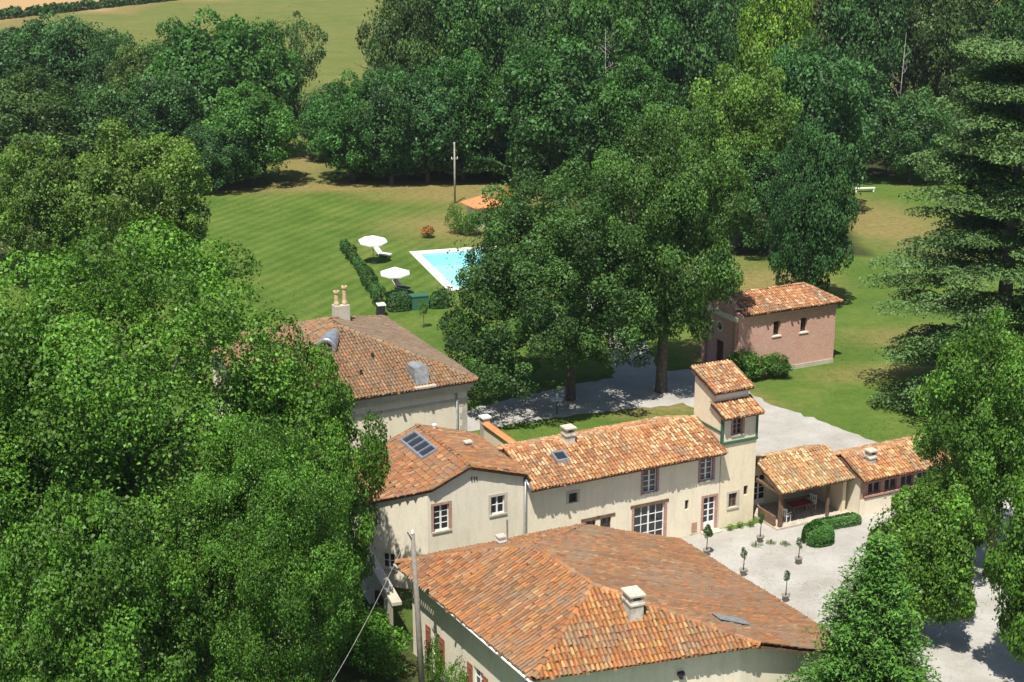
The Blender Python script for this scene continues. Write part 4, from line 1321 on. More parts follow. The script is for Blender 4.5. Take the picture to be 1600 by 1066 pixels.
TREES = [
    ('broadleaf_tree', 'tall dark tree at the left edge of the far wood, below the wheat field', 'dark', -71.3, 222.6, 16.4, 9.0, (0.8, 0.92, 0.95)),
    ('broadleaf_tree', 'tall dark domed tree in the far wood directly under the wheat field corner', 'dark', -63.9, 224.3, 18.9, 8.4, (0.82, 0.95, 0.98)),
    ('broadleaf_tree', 'narrow shaded tree right of the domed tree in the far left wood', 'dark', -55.7, 218.8, 15.5, 5.0, (0.75, 0.88, 0.85)),
    ('broadleaf_tree', 'medium yellowish green tree in the dip of the far left wood skyline', 'olive', -50.1, 211.4, 15.9, 5.7, (0.95, 1.0, 0.85)),
    ('broadleaf_tree', 'tall green tree left of the broadest crown in the far left wood', 'mid', -44.8, 209.3, 18.3, 5.6, (0.8, 0.95, 0.85)),
    ('broadleaf_tree', 'broadest rounded green crown of the far left wood', 'mid', -38.9, 203.5, 19.8, 9.0, (0.85, 1.0, 0.85)),
    ('broadleaf_tree', 'tall green tree at the right end of the far left wood', 'mid', -33.7, 206.4, 18.6, 6.1, (0.85, 1.0, 0.8)),
    ('tall_tree', 'slender sparse tree with a bare visible trunk, standing alone at the field edge', 'sparse', -33.5, 240.2, 17.3, 4.8, (0.9, 1.0, 0.8)),
    ('broadleaf_tree', 'bright green round tree at the lawn corner by the grassy gap', 'mid', -32.1, 187.6, 12.7, 6.4, (0.95, 1.1, 0.8)),
    ('broadleaf_tree', 'low dark tree at the left end of the dry lawn edge', 'dark', -35.7, 182.9, 8.7, 4.5, (0.75, 0.9, 0.8)),
    ('broadleaf_tree', 'wide olive green tree in front of the far wood at the left picture edge', 'olive', -57.6, 182.9, 14.4, 8.7, (0.75, 0.85, 0.75)),
    ('broadleaf_tree', 'dark olive tree between the wide olive tree and the far wood', 'dark', -49.9, 186.0, 12.7, 6.3, (0.8, 0.9, 0.8)),
    ('broadleaf_tree', 'dark green tree above the pale olive chestnut on the left', 'dark', -43.0, 186.8, 14.4, 6.1, (0.82, 0.95, 0.85)),
    ('chestnut_tree', 'pale olive rounded tree left of the mown lawn', 'olivenear', -33.9, 137.6, 15.8, 6.9, (1.05, 1.05, 0.8)),
    ('chestnut_tree', 'pale olive tree second from the left edge above the big lime tree', 'olivenear', -43.4, 139.0, 14.1, 5.8, (1.0, 1.05, 0.8)),
    ('chestnut_tree', 'pale olive tree cut off by the left picture edge at mid height', 'olivenear', -50.7, 142.8, 14.2, 4.9, (0.9, 1.0, 0.75)),
    ('broadleaf_tree', 'small dark tree on the right of the grassy gap', 'dark', -25.0, 203.5, 10.4, 4.0, (0.8, 0.95, 0.85)),
    ('broadleaf_tree', 'leftmost tree of the dense row behind the lawn, right of the grassy gap', 'mid', -19.8, 189.3, 13.6, 5.8, (0.75, 0.95, 0.8)),
    ('broadleaf_tree', 'second tree of the dense row behind the lawn from the grassy gap', 'dark', -14.9, 187.6, 15.1, 5.5, (0.85, 1.0, 0.9)),
    ('broadleaf_tree', 'blue green tree left of the utility pole in the row behind the lawn', 'dark', -10.5, 188.9, 15.8, 5.7, (0.8, 1.0, 1.0)),
    ('broadleaf_tree', 'tree directly behind the thin utility pole on the lawn edge', 'mid', -6.1, 190.5, 16.1, 6.3, (0.7, 0.9, 0.75)),
    ('broadleaf_tree', 'shaded purplish brown tree right of the utility pole', 'dark', -2.3, 191.8, 12.3, 4.8, (1.15, 0.85, 0.9)),
    ('broadleaf_tree', 'grey green tree at the left end of the upper wood beside the dead tree', 'olive', -14.7, 218.8, 26.2, 6.5, (0.75, 0.85, 0.8)),
    ('broadleaf_tree', 'tree in the upper wood second from the dead tree', 'mid', -9.2, 223.2, 25.3, 7.3, (0.7, 0.85, 0.75)),
    ('broadleaf_tree', 'tree in the upper wood third from the dead tree', 'mid', -2.6, 222.1, 26.7, 7.5, (0.75, 0.85, 0.75)),
    ('broadleaf_tree', 'tree in the upper wood left of the pale bare branches', 'dark', 4.2, 219.9, 24.3, 7.4, (0.9, 1.0, 0.9)),
    ('pine_tree', 'dark rounded evergreen in front of the upper wood above the central trees', 'dark', 5.3, 186.0, 18.4, 8.3, (0.75, 0.95, 0.75)),
    ('broadleaf_tree', 'tree at the picture top behind the pale bare branches', 'mid', 12.2, 215.5, 26.9, 7.3, (0.8, 0.9, 0.75)),
    ('broadleaf_tree', 'tree at the picture top right of the pale bare branches', 'mid', 19.1, 218.8, 26.5, 7.4, (0.75, 0.95, 0.8)),
    ('broadleaf_tree', 'tree at the picture top two left of the bright poplar', 'dark', 25.2, 218.8, 27.6, 7.0, (0.85, 1.0, 0.9)),
    ('broadleaf_tree', 'mid green tree behind the right central plane tree, left of the round one', 'mid', 14.3, 182.9, 16.8, 6.2, (0.75, 0.9, 0.7)),
    ('broadleaf_tree', 'dark tree at the picture top just left of the bright poplar', 'dark', 32.7, 233.9, 25.4, 5.6, (0.95, 1.05, 0.95)),
    ('poplar_tree', 'bright yellow green narrow poplar at the picture top', 'bright', 37.6, 224.3, 24.7, 5.3, (1.05, 1.22, 0.9)),
    ('broadleaf_tree', 'brownish olive tree just right of the bright poplar', 'olive', 45.6, 236.4, 25.9, 7.1, (0.8, 0.75, 0.7)),
    ('broadleaf_tree', 'dark tree at the picture top right of the brownish olive one', 'dark', 51.5, 230.2, 27.0, 7.2, (0.85, 0.98, 0.9)),
    ('broadleaf_tree', 'brown tinged tree at the picture top behind the white birch trunk', 'olive', 59.7, 236.4, 25.7, 7.3, (0.62, 0.68, 0.6)),
    ('broadleaf_tree', 'tree at the picture top between birch trunk and right corner', 'olive', 66.6, 236.4, 26.3, 7.4, (0.65, 0.75, 0.65)),
    ('broadleaf_tree', 'olive tree at the picture top second from the right corner', 'olive', 73.5, 236.4, 25.7, 7.6, (0.75, 0.8, 0.7)),
    ('broadleaf_tree', 'tree filling the top right picture corner', 'mid', 78.1, 231.4, 26.2, 7.8, (0.75, 0.85, 0.7)),
    ('round_tree', 'round bright olive crowned tree behind the right central plane tree', 'olivenear', 23.2, 154.9, 20.2, 6.4, (0.95, 1.05, 0.75)),
    ('broadleaf_tree', 'dark blue green tree right of the round bright crowned tree', 'dark', 33.5, 170.5, 20.8, 6.7, (0.8, 1.0, 0.95)),
    ('broadleaf_tree', 'dark tree between the blue green one and the cedar', 'dark', 41.7, 191.0, 15.0, 6.5, (0.85, 1.0, 0.95)),
    ('broadleaf_tree', 'small dark tree left of the dark yew by the chapel', 'dark', 26.0, 150.0, 11.8, 4.9, (0.85, 1.0, 0.85)),
    ('yew_tree', 'dark dense conical evergreen rising behind the brick chapel', 'yew', 26.0, 131.1, 16.9, 3.9, (0.8, 1.0, 0.85)),
    ('broadleaf_tree', 'dark tree peeping out at the left of the cedar top', 'dark', 49.5, 188.9, 11.7, 5.1, (0.95, 1.05, 0.95)),
    ('plane_tree', 'big leafy plane tree on the left of the central pair, hiding the pool', 'plane1', 4.3, 106.5, 17.8, 8.2, (0.74, 0.84, 0.72)),
    ('plane_tree', 'tallest plane tree on the right of the central pair beside the drive', 'plane2', 11.1, 108.3, 21.6, 6.3, (0.95, 1.02, 0.8)),
    ('cedar_tree', 'large cedar with flat tiered branches on the right', 'cedar', 34.7, 104.3, 26.1, 9.5, (1, 1, 1)),
    ('walnut_tree', 'bright leafy tree at the right edge below the cedar', 'near2', 26.2, 77.0, 15.4, 4.7, (0.95, 1.05, 0.8)),
    ('walnut_tree', 'leafy tree behind the fir, hiding the end of the low brick outbuilding', 'near3', 20.5, 69.3, 8.9, 2.9, (1.08, 1.14, 0.82)),
    ('walnut_tree', 'leafy tree cut off by the right picture edge beside the gravel', 'near3', 24.8, 64.5, 11.7, 2.9, (0.95, 1.05, 0.75)),
    ('fir_tree', 'dense dark fir with a broad pointed crown beside the hipped farmhouse roof', 'fir', 15.2, 58.3, 10.8, 4.3, (0.9, 1.0, 0.85)),
    ('lime_tree', 'huge bright lime tree filling the left, its top edge against the mown lawn', 'near1', -17.7, 65.7, 22.7, 10.1, (1.0, 1.1, 0.8)),
    ('lime_tree', 'bright tree in front of the domed manor roof, right end of the lime trees', 'near2', -10.1, 69.6, 15.8, 4.0, (1.0, 1.1, 0.8)),
    ('lime_tree', 'large tree low on the left beside the foreground utility pole', 'near1', -10.5, 58.8, 16.1, 4.7, (0.88, 1.0, 0.75)),
    ('lime_tree', 'large bright tree cut off by the left picture edge at lower height', 'near2', -24.2, 65.1, 19.8, 4.8, (0.95, 1.1, 0.8)),
    ('lime_tree', 'shaded tree at the bottom left between the other lime trees', 'near2', -16.6, 55.2, 14.3, 4.6, (0.9, 1.0, 0.75)),
    ('leafy_shrub', 'fresh green shrub in the bottom left picture corner', 'shrub', -22.1, 64.0, 4.5, 3.0, (0.95, 1.25, 0.85)),
]
for i, t in enumerate(TREES):
    nm, lb, kd, x, y, H, R, tint = t
    g = None
    if nm == 'broadleaf_tree': g = 'trees of the woods behind the lawn'
    elif nm in ('lime_tree', 'plane_tree', 'walnut_tree', 'chestnut_tree'): g = {'lime_tree': 'lime trees on the left', 'plane_tree': 'pair of plane trees beside the drive', 'walnut_tree': 'leafy trees on the right', 'chestnut_tree': 'pale olive trees left of the lawn'}[nm]
    tree(i, nm, lb, kd, x, y, H, R, tint, 'shrub' if kd == 'shrub' else 'tree', g)

def bare_tree(name, label, x, y, H, r, mat, seed, spread=.35, nb=16):
    T = Thing(name, label, 'tree', (x, y, 0))
    rs = random.Random(seed)
    mb = MB(); mb.tube([(0, 0, -.2), (rs.uniform(-.3, .3), 0, H * .5), (rs.uniform(-.5, .5), 0, H)], [r, r * .7, r * .15], 6)
    mb.build('trunk', mat, T, True, (0, 0, 0))
    mb = MB()
    for k in range(nb):
        z = H * rs.uniform(.35, .92); a = rs.uniform(0, 6.28); L = (H - z * .6) * spread * rs.uniform(.5, 1)
        e = Vector((math.cos(a) * L, math.sin(a) * L, z + L * rs.uniform(.4, 1.1)))
        m_ = Vector((0, 0, z)).lerp(e, .55) + Vector((rs.uniform(-.2, .2), 0, -.15))
        mb.tube([(0, 0, z), m_, e], [r * .4, r * .25, .02], 4, False)
        for j in range(2):
            f = m_ + Vector((rs.uniform(-.8, .8), rs.uniform(-.8, .8), rs.uniform(.5, 1.2)))
            mb.tube([m_, f], [r * .2, .015], 4, False)
    mb.build('branches', mat, T, True, (0, 0, 0))
bare_tree('dead_tree', 'bare dead tree standing against the field at the wood edge', -21.5, 240, 15.5, .3, 'bark', 5)
bare_tree('dead_tree', 'pale bare branches sticking out of the upper wood near the picture top', 12.6, 208, 17.0, .10, 'pale_bark', 9, .3)
bare_tree('birch_tree', 'thin white birch trunk near the top right of the wood', 56.5, 224, 15.0, .10, 'pale_bark', 12, .2, 9)

# dense undergrowth below the woods: nobody could count it
def undergrowth(seed, n):
    rs = np.random.default_rng(seed)
    boxes = [(-76, -33, 190, 236, .3), (-21, 8, 187.5, 245, .3), (8, 86, 185, 255, .4), (-21.5, 1, 186.3, 189.5, .14), (-39, -30.5, 184.5, 189, .06)]
    pos = []
    for x0, x1, y0, y1, f in boxes:
        k = int(n * f)
        p = np.stack([rs.uniform(x0, x1, k), rs.uniform(y0, y1, k), np.zeros(k)], 1)
        hgt = 1.2 + 3.6 * vnoise(p[:, 0] / 3.2, p[:, 1] / 3.2, 31)
        ok = ~((p[:, 0] > 36) & (p[:, 0] < 48) & (p[:, 1] < 200))
        if f < .2: hgt = hgt * .8 + .6
        else: ok &= ~((p[:, 0] < -20) & (p[:, 0] > -35) & (p[:, 1] < 250))
        p[:, 2] = hgt * rs.uniform(.3, 1, k) ** .5
        pos.append(p[ok])
    pos = np.concatenate(pos); k = len(pos)
    nrm = unit(np.array([0, -.2, 1.0]) + sphere(rs, k) * .9)
    ln = rs.uniform(.35, .75, k)
    me = np_mesh('woodland_undergrowth', leaf_quads(rs, pos, nrm, ln, ln * .7), 4, LEAF['undergrowth'], leaf_cols(rs, k, .6 + .8 * vnoise(pos[:, 0] / 4, pos[:, 1] / 4, 5), .1))
    o = bpy.data.objects.new('woodland_undergrowth', me); col.objects.link(o)
    tag(o, 'dark undergrowth filling the floor of the woods', 'undergrowth', None, 'stuff')
undergrowth(77, 95000)

def grass_tufts(seed, n):
    """real tufts of longer grass on the lawns and along the drive edges"""
    rs = np.random.default_rng(seed)
    x = rs.uniform(-36, 50, n * 3); y = rs.uniform(86, 186, n * 3)
    keep = vnoise(x / 5, y / 5, 8) * .6 + vnoise(x / 1.5, y / 1.5, 9) * .4 > .52
    hole = [(pool_pt(-.8, k).x, pool_pt(-.8, k).y) for k in range(4)]
    keep &= ~inside(x, y, hole)
    for o in ('driveway', 'path', 'courtyard'):
        me = bpy.data.objects[o].data
        cs = np.array([tuple(p.center)[:2] for p in me.polygons])
    for poly in DRIVE_POLYS: keep &= ~inside(x, y, poly)
    x, y = x[keep][:n], y[keep][:n]; k = len(x)
    pos = np.stack([x, y, rs.uniform(.01, .04, k)], 1)
    nrm = unit(np.array([0, -.15, 1.0]) + sphere(rs, k) * .45)
    ln = rs.uniform(.06, .15, k)
    c = np.where((rs.uniform(0, 1, k) < .25)[:, None], np.array([1.6, 1.15, 1.1]), np.array([.95, 1.0, .9])) * rs.uniform(.7, 1.3, (k, 1))
    me = np_mesh('grass', leaf_quads(rs, pos, nrm, ln, ln * .5), 4, LEAF['grass'], c)
    o = bpy.data.objects.new('grass', me); col.objects.link(o)
    tag(o, 'tufts of short grass over the lawns', 'grass', None, 'stuff')
LEAF['grass'] = leaf_mat('leaf_grass', (.09, .165, .026), .25)
DRIVE_POLYS = [[(-6, 101.5), (0.0, 106.8), (3.8, 109.3), (10.9, 113.2), (14.3, 113.5), (18.6, 105.7), (24.5, 98.0), (32.1, 90.4), (25.8, 88), (15.0, 85), (14.6, 102.9), (9.3, 104.6), (0.9, 101.6), (-4, 99)],
               [(7.8, 111.0), (8.0, 118.1), (7.5, 127.4), (2.4, 142.3), (1.9, 147.8), (7.9, 138.6), (11.0, 119.9), (11.4, 112.2)]]
grass_tufts(88, 40000)
def gravel_weeds(seed, n):
    rs = np.random.default_rng(seed)
    x = rs.uniform(4, 32, n * 6); y = rs.uniform(60, 92, n * 6)
    keep = inside(x, y, [(7, 79.9), (14.4, 83.0), (21, 85.5), (28, 88), (33, 80), (30, 60), (14, 62), (9, 74)])
    keep &= vnoise(x / 2.6, y / 2.6, 3) * .6 + vnoise(x / .7, y / .7, 4) * .4 > .62
    x, y = x[keep][:n], y[keep][:n]; k = len(x)
    pos = np.stack([x, y, rs.uniform(.008, .018, k)], 1)
    ln = rs.uniform(.05, .13, k)
    me = np_mesh('gravel_weeds', leaf_quads(rs, pos, unit(np.array([0, -.1, 1.0]) + sphere(rs, k) * .2), ln, ln * .5), 4, LEAF['grass'], rs.uniform(.6, 1.5, (k, 1)) * np.array([[1.3, .95, 1.0]]))
    o = bpy.data.objects.new('gravel_weeds', me); col.objects.link(o)
    tag(o, 'scattered weeds and dry leaves on the gravel courtyard', 'weeds', None, 'stuff')
gravel_weeds(89, 2200)

def hedge(name, label, path, w, h, nleaf, seed, leaf=.13, mat='hedge', tint=(1, 1, 1), ragged=.12, cat='hedge', group=None):
    """a clipped or ragged hedge along a 2D path: leaves over a solid twiggy core"""
    rs = np.random.default_rng(seed)
    P = [np.array(p, float) for p in path]
    seg = [np.linalg.norm(b_ - a) for a, b_ in zip(P, P[1:])]
    k = rs.choice(len(seg), nleaf, p=np.array(seg) / sum(seg))
    t = rs.uniform(0, 1, nleaf)
    A = np.array([P[i] for i in k]); Bq = np.array([P[i + 1] for i in k])
    d = (Bq - A) / np.linalg.norm(Bq - A, axis=1, keepdims=True); s_ = np.stack([d[:, 1], -d[:, 0]], 1)
    g = rs.uniform(-math.pi * .1, math.pi * 1.1, nleaf)
    sx = np.sign(np.cos(g)) * np.abs(np.cos(g)) ** .45; sz = np.sign(np.sin(g)) * np.abs(np.sin(g)) ** .45
    base = A + (Bq - A) * t[:, None]
    lump = 1 + ragged * 4 * (vnoise(base[:, 0] * 1.1, base[:, 1] * 1.1, seed) - .5)
    tot = sum(seg); cum = np.concatenate([[0], np.cumsum(seg)])[:-1]
    sl = np.array([cum[i] for i in k]) + t * np.array([seg[i] for i in k])
    ed = np.clip(np.minimum(sl, tot - sl) / min(w * .5, tot * .4), 0, 1)
    lump = lump * np.sqrt(np.maximum(.02, 1 - (1 - ed) ** 2)) ** .8
    off = sx * w / 2 * lump * rs.uniform(.8, 1.06, nleaf)
    z = np.clip(h * .12 + (h * .88) * np.maximum(0, sz) * lump * rs.uniform(.75, 1.05, nleaf), .03, None)
    pos = np.stack([base[:, 0] + s_[:, 0] * off, base[:, 1] + s_[:, 1] * off, z], 1)
    nrm = unit(np.stack([s_[:, 0] * sx, s_[:, 1] * sx, np.maximum(.2, sz)], 1) + sphere(rs, nleaf) * .7)
    ln = rs.uniform(.7, 1.3, nleaf) * leaf
    o0 = np.array([P[0][0], P[0][1], 0])
    T = Thing(name, label, cat, tuple(o0), 0, group)
    me = np_mesh('foliage', leaf_quads(rs, pos - o0, nrm, ln, ln * .65), 4, LEAF[mat], leaf_cols(rs, nleaf, .75 + .5 * vnoise(base[:, 0] * .8, base[:, 1] * .8, seed + 1), .12))
    place('foliage', me, T.o, tint=tint)
    mb = MB()
    for a, b_ in zip(P, P[1:]):
        e = (b_ - a); L_ = np.linalg.norm(e); e = e / L_
        for j in range(max(2, int(L_ / .8))):
            c = a + e * (j + .5) * .8
            if (j + .5) * .8 > L_: break
            mb.tube([(c[0], c[1], -.05), (c[0] + rng.uniform(-.1, .1), c[1] + rng.uniform(-.1, .1), h * .8)], [.04, .02], 5)
    mb.build('stem', 'bark', T, org=tuple(o0))
    return T

hedge('low_hedge', 'ragged low hedge along the lawn side of the pool garden', [(-17.4, 153.8), (-14.6, 144), (-11.6, 131.5)], .9, 1.15, 9000, 401, .16, ragged=.3)
hedge('clipped_hedge', 'dark clipped hedge at the near left corner of the pool garden', [(-11.0, 130.2), (-9.0, 130.9)], 1.4, 1.6, 3000, 402, .15, tint=(.6, .8, .8), ragged=.15)
hedge('clipped_hedge', 'dark clipped hedge between the green box and the central plane trees', [(-7.3, 131.2), (-5.6, 131.6)], 1.3, 1.4, 2600, 403, .15, tint=(.7, .9, .7), ragged=.12)
hedge('round_hedge', 'rounded clipped box hedge in front of the porch', [tuple(W(14.7, -6.15)[:2]), tuple(W(16.5, -6.05)[:2])], 1.6, 1.1, 8000, 404, .1, tint=(.9, 1.1, .7), ragged=.03)
hedge('low_hedge', 'low clipped hedge along the porch step', [tuple(W(16.2, -4.7)[:2]), tuple(W(19.6, -4.95)[:2])], .75, .6, 4000, 405, .1, tint=(1, 1.2, .7), ragged=.05)

def bush(name, label, x, y, r, h, nleaf, seed, tint=(1, 1, 1), leaf=.1, group=None, mat='near', flowers=None):
    T = Thing(name, label, 'shrub', (x, y, 0), 0, group)
    q, c, ctr = crown(seed, 22, nleaf, leaf, 'round', (.25, .45), .12)
    place('foliage', np_mesh('foliage', q, 4, LEAF[mat], c), T.o, (0, 0, h * .48), (r, r, h * .52), 0, tint)
    place('stem', trunk_mesh('stem', seed, h * .8, .04, ctr, r * .7, h * .48, h * .4, 5), T.o)
    if flowers:
        rs = np.random.default_rng(seed + 1)
        n = 90
        d = sphere(rs, n); d[:, 2] = np.abs(d[:, 2])
        pos = d * np.array([r, r, h * .52]) * rs.uniform(.85, 1.05, (n, 1)) + np.array([0, 0, h * .48])
        ln = rs.uniform(.12, .24, n)
        o = place('blossom', np_mesh('blossom', leaf_quads(rs, pos, unit(d + sphere(rs, n) * .4), ln, ln), 4, M[flowers]), T.o)
        o['kind'] = 'stuff'
    return T
bush('shrub', 'large dark green shrub at the near corner of the chapel', 17.9, 111.3, 1.7, 2.5, 5000, 501, (.75, .95, .7))
bush('shrub', 'smaller rounded shrub along the chapel side wall', 20.3, 111.9, 1.3, 1.9, 3500, 502, (.65, .85, .6))
bush('shrub', 'sunlit shrub just right of the manor roof corner', -2.0, 113, 1.8, 2.4, 4000, 503, (1.1, 1.15, .7))
bush('shrub', 'yellowish shrub below the left edge of the central plane trees', -4.0, 119, 1.6, 2.8, 4000, 504, (1.25, 1.2, .7))
bush('shrub', 'small shrub by the drive below the central plane trees', .2, 110.5, 1.1, 1.5, 2500, 505, (.95, 1.1, .7))
bush('flowering_shrub', 'small shrub with red blossom beside the pool garden', -8.9, 158.5, .75, 1.3, 2000, 506, (.6, .7, .6), flowers='flower')
bush('flowering_shrub', 'orange flowering shrub right of the pool hut roof', -.6, 169.5, 1.5, 3.4, 2600, 507, (1.2, 1.0, .6), flowers='flower')
bush('shrub', 'feathery young tree left of the pool hut', -6.2, 160.5, 1.1, 3.4, 1600, 508, (.9, 1.05, .8))
bush('shrub', 'rounded green bush in front of the pool hut', -4.6, 160, 1.5, 2.8, 3000, 509, (.75, .95, .75))
bush('shrub', 'pale shrub at the foot of the gabled house by the stone wall', -8.3, 68.6, 1.2, 2.8, 3000, 510, (1.05, 1.1, .75))
bush('shrub', 'big shaded shrub at the bottom between the lime trees and the foreground pole', -6.6, 66.0, 1.7, 3.2, 6000, 530, (.75, .95, .6), .08)
bush('shrub', 'shaded shrub below the stone garden wall doorway', -6.9, 69.6, 1.2, 2.0, 4000, 531, (.8, 1.0, .65), .08)
bush('shrub', 'upright yellowish shrub against the side of the hipped farmhouse', *W(-11.0, -11.6)[:2], .55, 2.9, 2200, 511, (1.1, 1.15, .7))
bush('shrub', 'second upright shrub nearer the camera against the hipped farmhouse side', *W(-10.75, -13.6)[:2], .6, 2.6, 2200, 512, (.95, 1.1, .7))
for k, (u, v) in enumerate(((12.0, -2.5), (12.7, -2.5), (13.4, -2.6))):
    bush('flower_tuft', ('small plant against the tower base, left of three', 'small plant against the tower base, middle of three', 'small plant against the tower base, right of three')[k], *W(u, v)[:2], .24, .45, 300, 520 + k, (.8, .9, .7), .2, 'plants along the tower base')

for k, (x, y, H, lb) in enumerate(((-7.5, 125.0, 2.6, 'thin sapling on the lawn right of the manor chimney box'), (-5.6, 121.0, 2.2, 'second thin sapling on the lawn nearer the plane trees'))):
    T = Thing('sapling', lb, 'tree', (x, y, 0), 0, 'saplings on the lawn')
    place('trunk', trunk_mesh('trunk', 600 + k, H, .035), T.o)
    q, c, ctr = crown(610 + k, 14, 900, .14, 'round', (.25, .45))
    place('crown', np_mesh('crown', q, 4, LEAF['near'], c), T.o, (0, 0, H * .68), (.5, .5, H * .34))

# potted trees of the courtyard
POTS = [(11.0, 79.6, 1.5, 'bushy potted tree nearest the glazed house door'), (12.7, 77.0, 1.35, 'potted tree in the courtyard beside the farmhouse roof edge, upper one'),
        (14.5, 73.9, 1.5, 'thin potted tree in the courtyard, nearest the fir'), (16.0, 78.5, 1.3, 'potted tree standing alone in the middle of the courtyard'),
        (14.3, 81.4, 1.5, 'potted tree in a ring of plants in front of the tower')]
for k, (x, y, H, lb) in enumerate(POTS):
    T = Thing('potted_tree', lb, 'potted plant', (x, y, 0), 0, 'potted trees in the courtyard')
    MB().lathe([(.02, .02), (.14, .02), (.19, .32), (.215, .33), (.215, .39), (.18, .39), (.165, .34), (.02, .34)], 12).build('pot', 'concrete', T, True, (0, 0, 0))
    MB().tube([(0, 0, .3), (.03, .01, H * .75), (.02, 0, H)], [.03, .022, .012], 6).build('stem', 'bark', T, True, (0, 0, 0))
    q, c, ctr = crown(640 + k, 12, 700 if k else 1300, .2, 'round', (.3, .5), .25)
    place('foliage', np_mesh('foliage', q, 4, LEAF['hedge'], c), T.o, (0, 0, H * .98), (.19 + .12 * (k == 0), .19 + .12 * (k == 0), H * .26))
for k, (x, y) in enumerate(((14.0, 80.9), (14.9, 81.2), (15.7, 81.0))):
    bush('ground_plant', ('low plant left of the ringed potted tree', 'low plant right of the ringed potted tree', 'low plant between the ringed potted tree and the box hedge')[k], x, y, .35, .22, 300, 660 + k, (1.1, 1.0, .7), .16, 'low plants on the gravel')

# ================================================================ POOL
T = Thing('swimming_pool', 'rectangular swimming pool with pale stone coping, half hidden by the plane trees', 'pool', tuple(POOL_C[0]))
org = tuple(POOL_C[0])
mb = MB()
for k in range(4):
    a, b_ = pool_pt(0, k), pool_pt(0, (k + 1) % 4)
    c, d = pool_pt(.85, (k + 1) % 4), pool_pt(.85, k)
    up = Vector((0, 0, .06))
    dn_ = Vector((0, 0, -.02))
    mb.add([a + up, b_ + up, c + up, d + up, a + dn_, b_ + dn_, c + dn_ * 6, d + dn_ * 6], [(0, 1, 2, 3), (0, 4, 5, 1), (3, 2, 6, 7)])
mb.build('coping', 'coping', T, org=org)
mb = MB()
bt = [pool_pt(.8, k) - Vector((0, 0, 1.5)) for k in range(4)]; tp = [pool_pt(.8, k) + Vector((0, 0, .03)) for k in range(4)]
mb.add(bt + tp, [(3, 2, 1, 0)] + [(k, (k + 1) % 4, 4 + (k + 1) % 4, 4 + k) for k in range(4)])
mb.build('basin', 'pool', T, org=org)
mb = MB().add([pool_pt(.81, k) - Vector((0, 0, .12)) for k in range(4)], [(3, 2, 1, 0)])
mb.build('water', 'water', T, org=org)

def parasol(label, x, y, r, h, rz, tilt):
    T = Thing('parasol', label, 'parasol', (x, y, 0), rz, 'white parasols by the pool')
    n = 8
    mb = MB()
    ap = Vector((0, 0, h + .55)); rim = [Vector((math.cos(2 * math.pi * (k + .5) / n) * r, math.sin(2 * math.pi * (k + .5) / n) * r, h)) for k in range(n)]
    def tl(p): return Vector((p.x, p.y * math.cos(tilt) - (p.z - h) * math.sin(tilt), h + p.y * math.sin(tilt) + (p.z - h) * math.cos(tilt)))
    rim2 = [p - Vector((0, 0, .14)) for p in rim]
    V_ = [tl(ap)] + [tl(p) for p in rim] + [tl(p) for p in rim2] + [tl(ap - Vector((0, 0, .03)))]
    F_ = [(0, 1 + k, 1 + (k + 1) % n) for k in range(n)] + [(1 + k, 1 + n + k, 1 + n + (k + 1) % n, 1 + (k + 1) % n) for k in range(n)]
    cn = mb.add(V_, F_).build('canopy', 'canvas', T, org=(0, 0, 0))
    for k in range(n):
        MB().tube([tl(ap - Vector((0, 0, .06))), tl(rim[k] - Vector((0, 0, .03)))], [.012, .012], 4).build('rib', 'wood', (T, cn), org=(0, 0, 0))
    MB().tube([(0, 0, 0), (0, 0, h + .6)], [.028, .028], 8).build('pole', 'wood', T, org=(0, 0, 0))
    MB().lathe([(.0, .0), (.32, .0), (.32, .07), (.08, .1), (.05, .28), (.0, .28)], 12).build('base', 'concrete', T, org=(0, 0, 0))
parasol('white parasol farther from the camera on the pool lawn', -13.7, 147.6, 1.45, 2.25, .3, .12)
parasol('white parasol nearer the camera beside the pool hedge', -10.6, 135.0, 1.4, 2.25, .1, .05)

def lounger(label, x, y, rz, frame, pad):
    T = Thing('sun_lounger', label, 'sun lounger', (x, y, 0), rz, 'sun loungers by the pool')
    MB().box(-.95, .35, -.33, .33, .27, .32).build('frame', frame, T, org=(0, 0, 0))
    MB().box(-.93, .33, -.3, .3, .32, .39).build('cushion', pad, T, org=(0, 0, 0))
    a = math.radians(48)
    b0 = Vector((.35, 0, .30)); e = Vector((math.cos(a), 0, math.sin(a))); n = Vector((-math.sin(a), 0, math.cos(a)))
    def slab(m_, l0, l1, w, h0, h1):
        vs = [b0 + e * l + n * hh + Vector((0, yy, 0)) for hh in (h0, h1) for yy in (-w, w) for l in (l0, l1)]
        return m_.add(vs, [(0, 2, 3, 1), (4, 5, 7, 6), (0, 1, 5, 4), (2, 6, 7, 3), (0, 4, 6, 2), (1, 3, 7, 5)])
    br_ = slab(MB(), 0, .85, .33, 0, .05).build('backrest', frame, T, org=(0, 0, 0))
    slab(MB(), .03, .82, .3, .05, .12).build('cushion', pad, (T, br_), org=(0, 0, 0))
    for sx in (-.85, .3):
        for sy in (-.28, .28): MB().tube([(sx, sy, 0), (sx, sy, .28)], [.025, .025], 6).build('leg', frame, T, org=(0, 0, 0))
lounger('white sun lounger in the shade of the farther parasol', -13.0, 150.2, 2.6, 'white', 'white')
lounger('charcoal and white sun lounger below the nearer parasol', -10.2, 137.2, 2.5, 'white', 'charcoal')
lounger('white sun lounger on the path side of the pool, glimpsed through the plane tree', 2.3, 143.5, 1.2, 'white', 'white')

